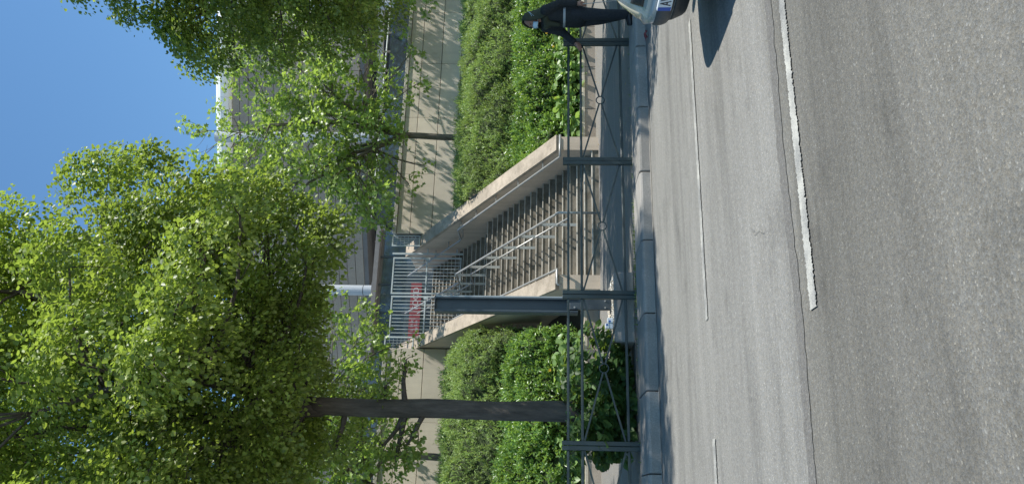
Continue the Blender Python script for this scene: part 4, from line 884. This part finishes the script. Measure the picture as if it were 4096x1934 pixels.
# ------------------------------------------------------------------ person on the kerb
def person(loc, rz):
    P0 = empty('person', loc); P0.rotation_euler[2] = rz
    props(P0, 'person in dark jacket, olive hood and pale face mask, leaning on a barrier', 'person')
    skin = painted('skin', (0.30, 0.16, 0.11), 0.5, 0, .08); dark = painted('dark jacket cloth', (0.016, 0.019, 0.021), 0.85, 0, .3)
    trou = painted('dark trousers cloth', (0.018, 0.022, 0.027), 0.85, 0, .3); olive = painted('olive hood cloth', (0.035, 0.040, 0.022), 0.9, 0, .25)
    black = painted('black shoe', (0.012, 0.012, 0.013), 0.5); mask = painted('pale blue mask', (0.42, 0.58, 0.68), 0.7, 0, .06); silver = painted('reflective band', (0.30, 0.33, 0.36), 0.35, .3, .1)
    hair = painted('eye dark', (0.02, 0.012, 0.008), 0.4)
    def blob(name, parts, mat, vox, parent=P0, smooth_it=8):
        mb = MB()
        for q in parts:
            if q[0] == 'e': mb.ellip(q[1], q[2], 16, 10)
            else:
                pts, rr = q[1], q[2]; mb.tube(pts, rr, 12)
                for p, r in zip(pts, rr): mb.ellip(p, (r, r, r), 12, 8)
        me = bpy.data.meshes.new(name); me.from_pydata(mb.v, [], mb.f); o = link(name, me, mat, parent, True)
        r_ = o.modifiers.new('remesh', 'REMESH'); r_.mode = 'VOXEL'; r_.voxel_size = vox; r_.use_smooth_shade = True
        s_ = o.modifiers.new('smooth', 'SMOOTH'); s_.factor = .5; s_.iterations = smooth_it
        return o
    # local frame: faces -X, camera side is -Y, feet at z 0; total height about 1.62
    Hd = Vector((-.03, 0, 1.50))
    shL, shR = Vector((.02, -.185, 1.30)), Vector((-.02, .185, 1.30))
    elL, haL = Vector((.11, -.25, 1.06)), Vector((.09, -.25, .83))
    elR, haR = Vector((-.10, .22, 1.03)), Vector((-.31, .19, .84))
    hipL, hipR = Vector((.03, -.085, .82)), Vector((.03, .085, .82))
    knL, knR = Vector((.0, -.10, .46)), Vector((.05, .09, .46)); anL, anR = Vector((.0, -.10, .08)), Vector((.13, .09, .08))
    def hand(h, dirv, side):
        h = Vector(h); d = Vector(dirv).normalized(); sd = d.cross(Vector((0, 1, 0))).normalized(); pl = sd.cross(d)
        parts = [('t', [h, h + d * .045], [.028, .034])]; 
        for k, L in enumerate((.062, .074, .070, .054)):
            b = h + d * .075 + sd * ((k - 1.5) * .019)
            parts.append(('t', [h + d * .04 + sd * ((k - 1.5) * .016), b, b + d * L * .5 + pl * side * .012, b + d * L * .75 + pl * side * .036], [.0125, .0115, .0105, .009]))
        parts.append(('t', [h + d * .012 + sd * .028, h + d * .045 + sd * .052 + pl * side * .01, h + d * .078 + sd * .050 + pl * side * .024], [.013, .0115, .0095])); return parts
    face = [('e', Hd + Vector((0, 0, .02)), (.092, .074, .112)), ('e', Hd + Vector((-.045, 0, -.035)), (.055, .052, .065)), ('t', [Hd + Vector((-.088, 0, .028)), Hd + Vector((-.112, 0, -.008))], [.011, .016]),
            ('e', Hd + Vector((-.083, 0, .045)), (.016, .05, .012)), ('e', Hd + Vector((-.085, 0, -.055)), (.02, .026, .012)), ('e', Hd + Vector((0, -.074, 0)), (.02, .01, .032)), ('e', Hd + Vector((0, .074, 0)), (.02, .01, .032)),
            ('t', [Hd + Vector((.015, 0, -.05)), Vector((.03, 0, 1.30))], [.05, .055])]
    body = face + [('t', [Vector((.03, 0, 1.30)), Vector((.04, 0, 1.1)), Vector((.03, 0, .85))], [.10, .11, .11]), ('t', [shL, shR], [.05, .05]),
            ('t', [shL, elL, haL], [.045, .037, .026]), ('t', [shR, elR, haR], [.045, .037, .026]), ('t', [hipL, knL, anL], [.07, .05, .035]), ('t', [hipR, knR, anR], [.07, .05, .035])]
    dl = Vector((-.03, .02, -1)); dr = Vector((-.75, .0, -.65))
    bo = blob('body', body + hand(haL, dl, 1) + hand(haR, dr, 1), skin, .0085, smooth_it=3)
    for s_ in (1, -1):
        MB().ellip(Hd + Vector((-.088, s_ * .032, .022)), (.009, .014, .008), 10, 8).build('eye', hair, bo, smooth=True)
    jk = blob('jacket', [('t', [Vector((.035, -.06, 1.27)), Vector((.05, -.05, 1.08)), Vector((.035, -.05, .80))], [.125, .145, .145]), ('t', [Vector((.035, .06, 1.27)), Vector((.05, .05, 1.08)), Vector((.035, .05, .80))], [.125, .145, .145]),
            ('t', [shL, elL, elL.lerp(haL, .86)], [.082, .066, .052]), ('t', [shR, elR, elR.lerp(haR, .86)], [.082, .066, .052]), ('t', [shL, shR], [.085, .085])], dark, .014)
    blob('trousers', [('t', [hipL + Vector((0, 0, .06)), knL, anL + Vector((0, 0, .02))], [.115, .085, .072]), ('t', [hipR + Vector((0, 0, .06)), knR, anR + Vector((0, 0, .02))], [.115, .085, .072])], trou, .014)
    for a in (anL, anR):
        blob('shoe', [('t', [a + Vector((.04, 0, -.03)), a + Vector((-.08, 0, -.04)), a + Vector((-.17, 0, -.05))], [.048, .042, .030]), ('t', [a, a + Vector((.02, 0, -.03))], [.045, .05])], black, .010)
    # hood: shell round the back and top of the head, draped on the shoulders
    hm = MB(); nu, nv = 28, 18; V = []; 
    for j in range(nv + 1):
        ph = j / nv
        for i in range(nu + 1):
            th = -2.15 + 4.3 * i / nu      # opens towards -X
            if ph < .55:
                q = ph / .55; el = PI / 2 * (1 - q); r = Vector((.128 * math.cos(el) * math.cos(th), .104 * math.cos(el) * math.sin(th), .135 * math.sin(el))); c = Hd + Vector((.005, 0, .015))
                p = c + r
            else:
                q = (ph - .55) / .45; wx, wy = .128 + .03 * q, .104 + .09 * q * q; p = Vector((Hd.x + .005 + .035 * q + wx * math.cos(th), wy * math.sin(th), Hd.z + .015 - .20 * q + .012 * math.sin(7 * th) * q))
            V.append(p)
    hm.add(V, [(j * (nu + 1) + i, j * (nu + 1) + i + 1, (j + 1) * (nu + 1) + i + 1, (j + 1) * (nu + 1) + i) for j in range(nv) for i in range(nu)])
    ho = hm.build('hood', olive, P0, smooth=True); so = ho.modifiers.new('solid', 'SOLIDIFY'); so.thickness = .016; so.offset = 1
    blob('hood_collar', [('t', [Vector((-.07, -.10, 1.30)), Vector((-.12, 0, 1.27)), Vector((-.07, .10, 1.30))], [.05, .055, .05]), ('t', [Vector((-.1, -.04, 1.27)), Vector((-.13, -.03, 1.10))], [.05, .03]), ('t', [Vector((-.05, -.11, 1.30)), Vector((.06, -.12, 1.31)), Vector((.12, 0, 1.33)), Vector((.06, .12, 1.31))], [.05, .05, .05, .05])], olive, .012)
    mk = MB(); V = []; nu, nv = 12, 8
    for j in range(nv + 1):
        for i in range(nu + 1):
            th = -1.15 + 2.3 * i / nu; z = -.02 - .075 * j / nv; bul = .012 * math.sin(PI * j / nv) + .016
            V.append(Hd + Vector((-.012 - (.092 + bul) * math.cos(th), (.068 + .004) * math.sin(th), z + .012 * math.cos(th))))
    mk.add(V, [(j * (nu + 1) + i, j * (nu + 1) + i + 1, (j + 1) * (nu + 1) + i + 1, (j + 1) * (nu + 1) + i) for j in range(nv) for i in range(nu)])
    mo = mk.build('face_mask', mask, P0, smooth=True); mo.modifiers.new('solid', 'SOLIDIFY').thickness = .006
    MB().tube([Hd + Vector((-.05, -.075, -.03)), Hd + Vector((0, -.122, .01)), Hd + Vector((.075, -.108, .05)), Hd + Vector((.12, -.07, .08))], .003, 5).build('mask_strap', mask, mo)
    MB().tube([Hd + Vector((-.05, -.075, -.085)), Hd + Vector((0, -.122, -.02)), Hd + Vector((.075, -.108, .045))], .003, 5).build('mask_strap', mask, mo)
    n = 32; bd = MB()
    bd.add([(.045 + .152 * math.cos(2 * PI * k / n), .205 * math.sin(2 * PI * k / n), z) for z in (1.0, 1.035) for k in range(n)], [(k, (k + 1) % n, n + (k + 1) % n, n + k) for k in range(n)]).build('reflective_band', silver, jk, smooth=True)
    MB().tube([haL + Vector((-.02, -.012, -.08)), haL + Vector((.03, -.03, -.62))], .006, 6).build('walking_stick', M['rail'], label='thin pale stick held in the hooded person\'s hand', cat='stick').matrix_world = Matrix.Translation(loc) @ Matrix.Rotation(rz, 4, 'Z')
    return P0
person((7.0, 10.02, HP + .006), 0.0)

# red wrapper on the road by the kerb
wr = MB(); rnd = random.Random(2); V = [(x * .03 + rnd.uniform(-.01, .01), y * .03 + rnd.uniform(-.01, .01), .012 + rnd.uniform(0, .05)) for y in range(4) for x in range(5)]
wr.add(V, [(y * 5 + x, y * 5 + x + 1, (y + 1) * 5 + x + 1, (y + 1) * 5 + x) for y in range(3) for x in range(4)])
w_ = wr.build('crumpled_wrapper', M['red'], label='small crumpled red wrapper on the road beside the kerb', cat='litter'); w_.location = (6.22, 9.35, 0); w_.modifiers.new('s', 'SOLIDIFY').thickness = .003
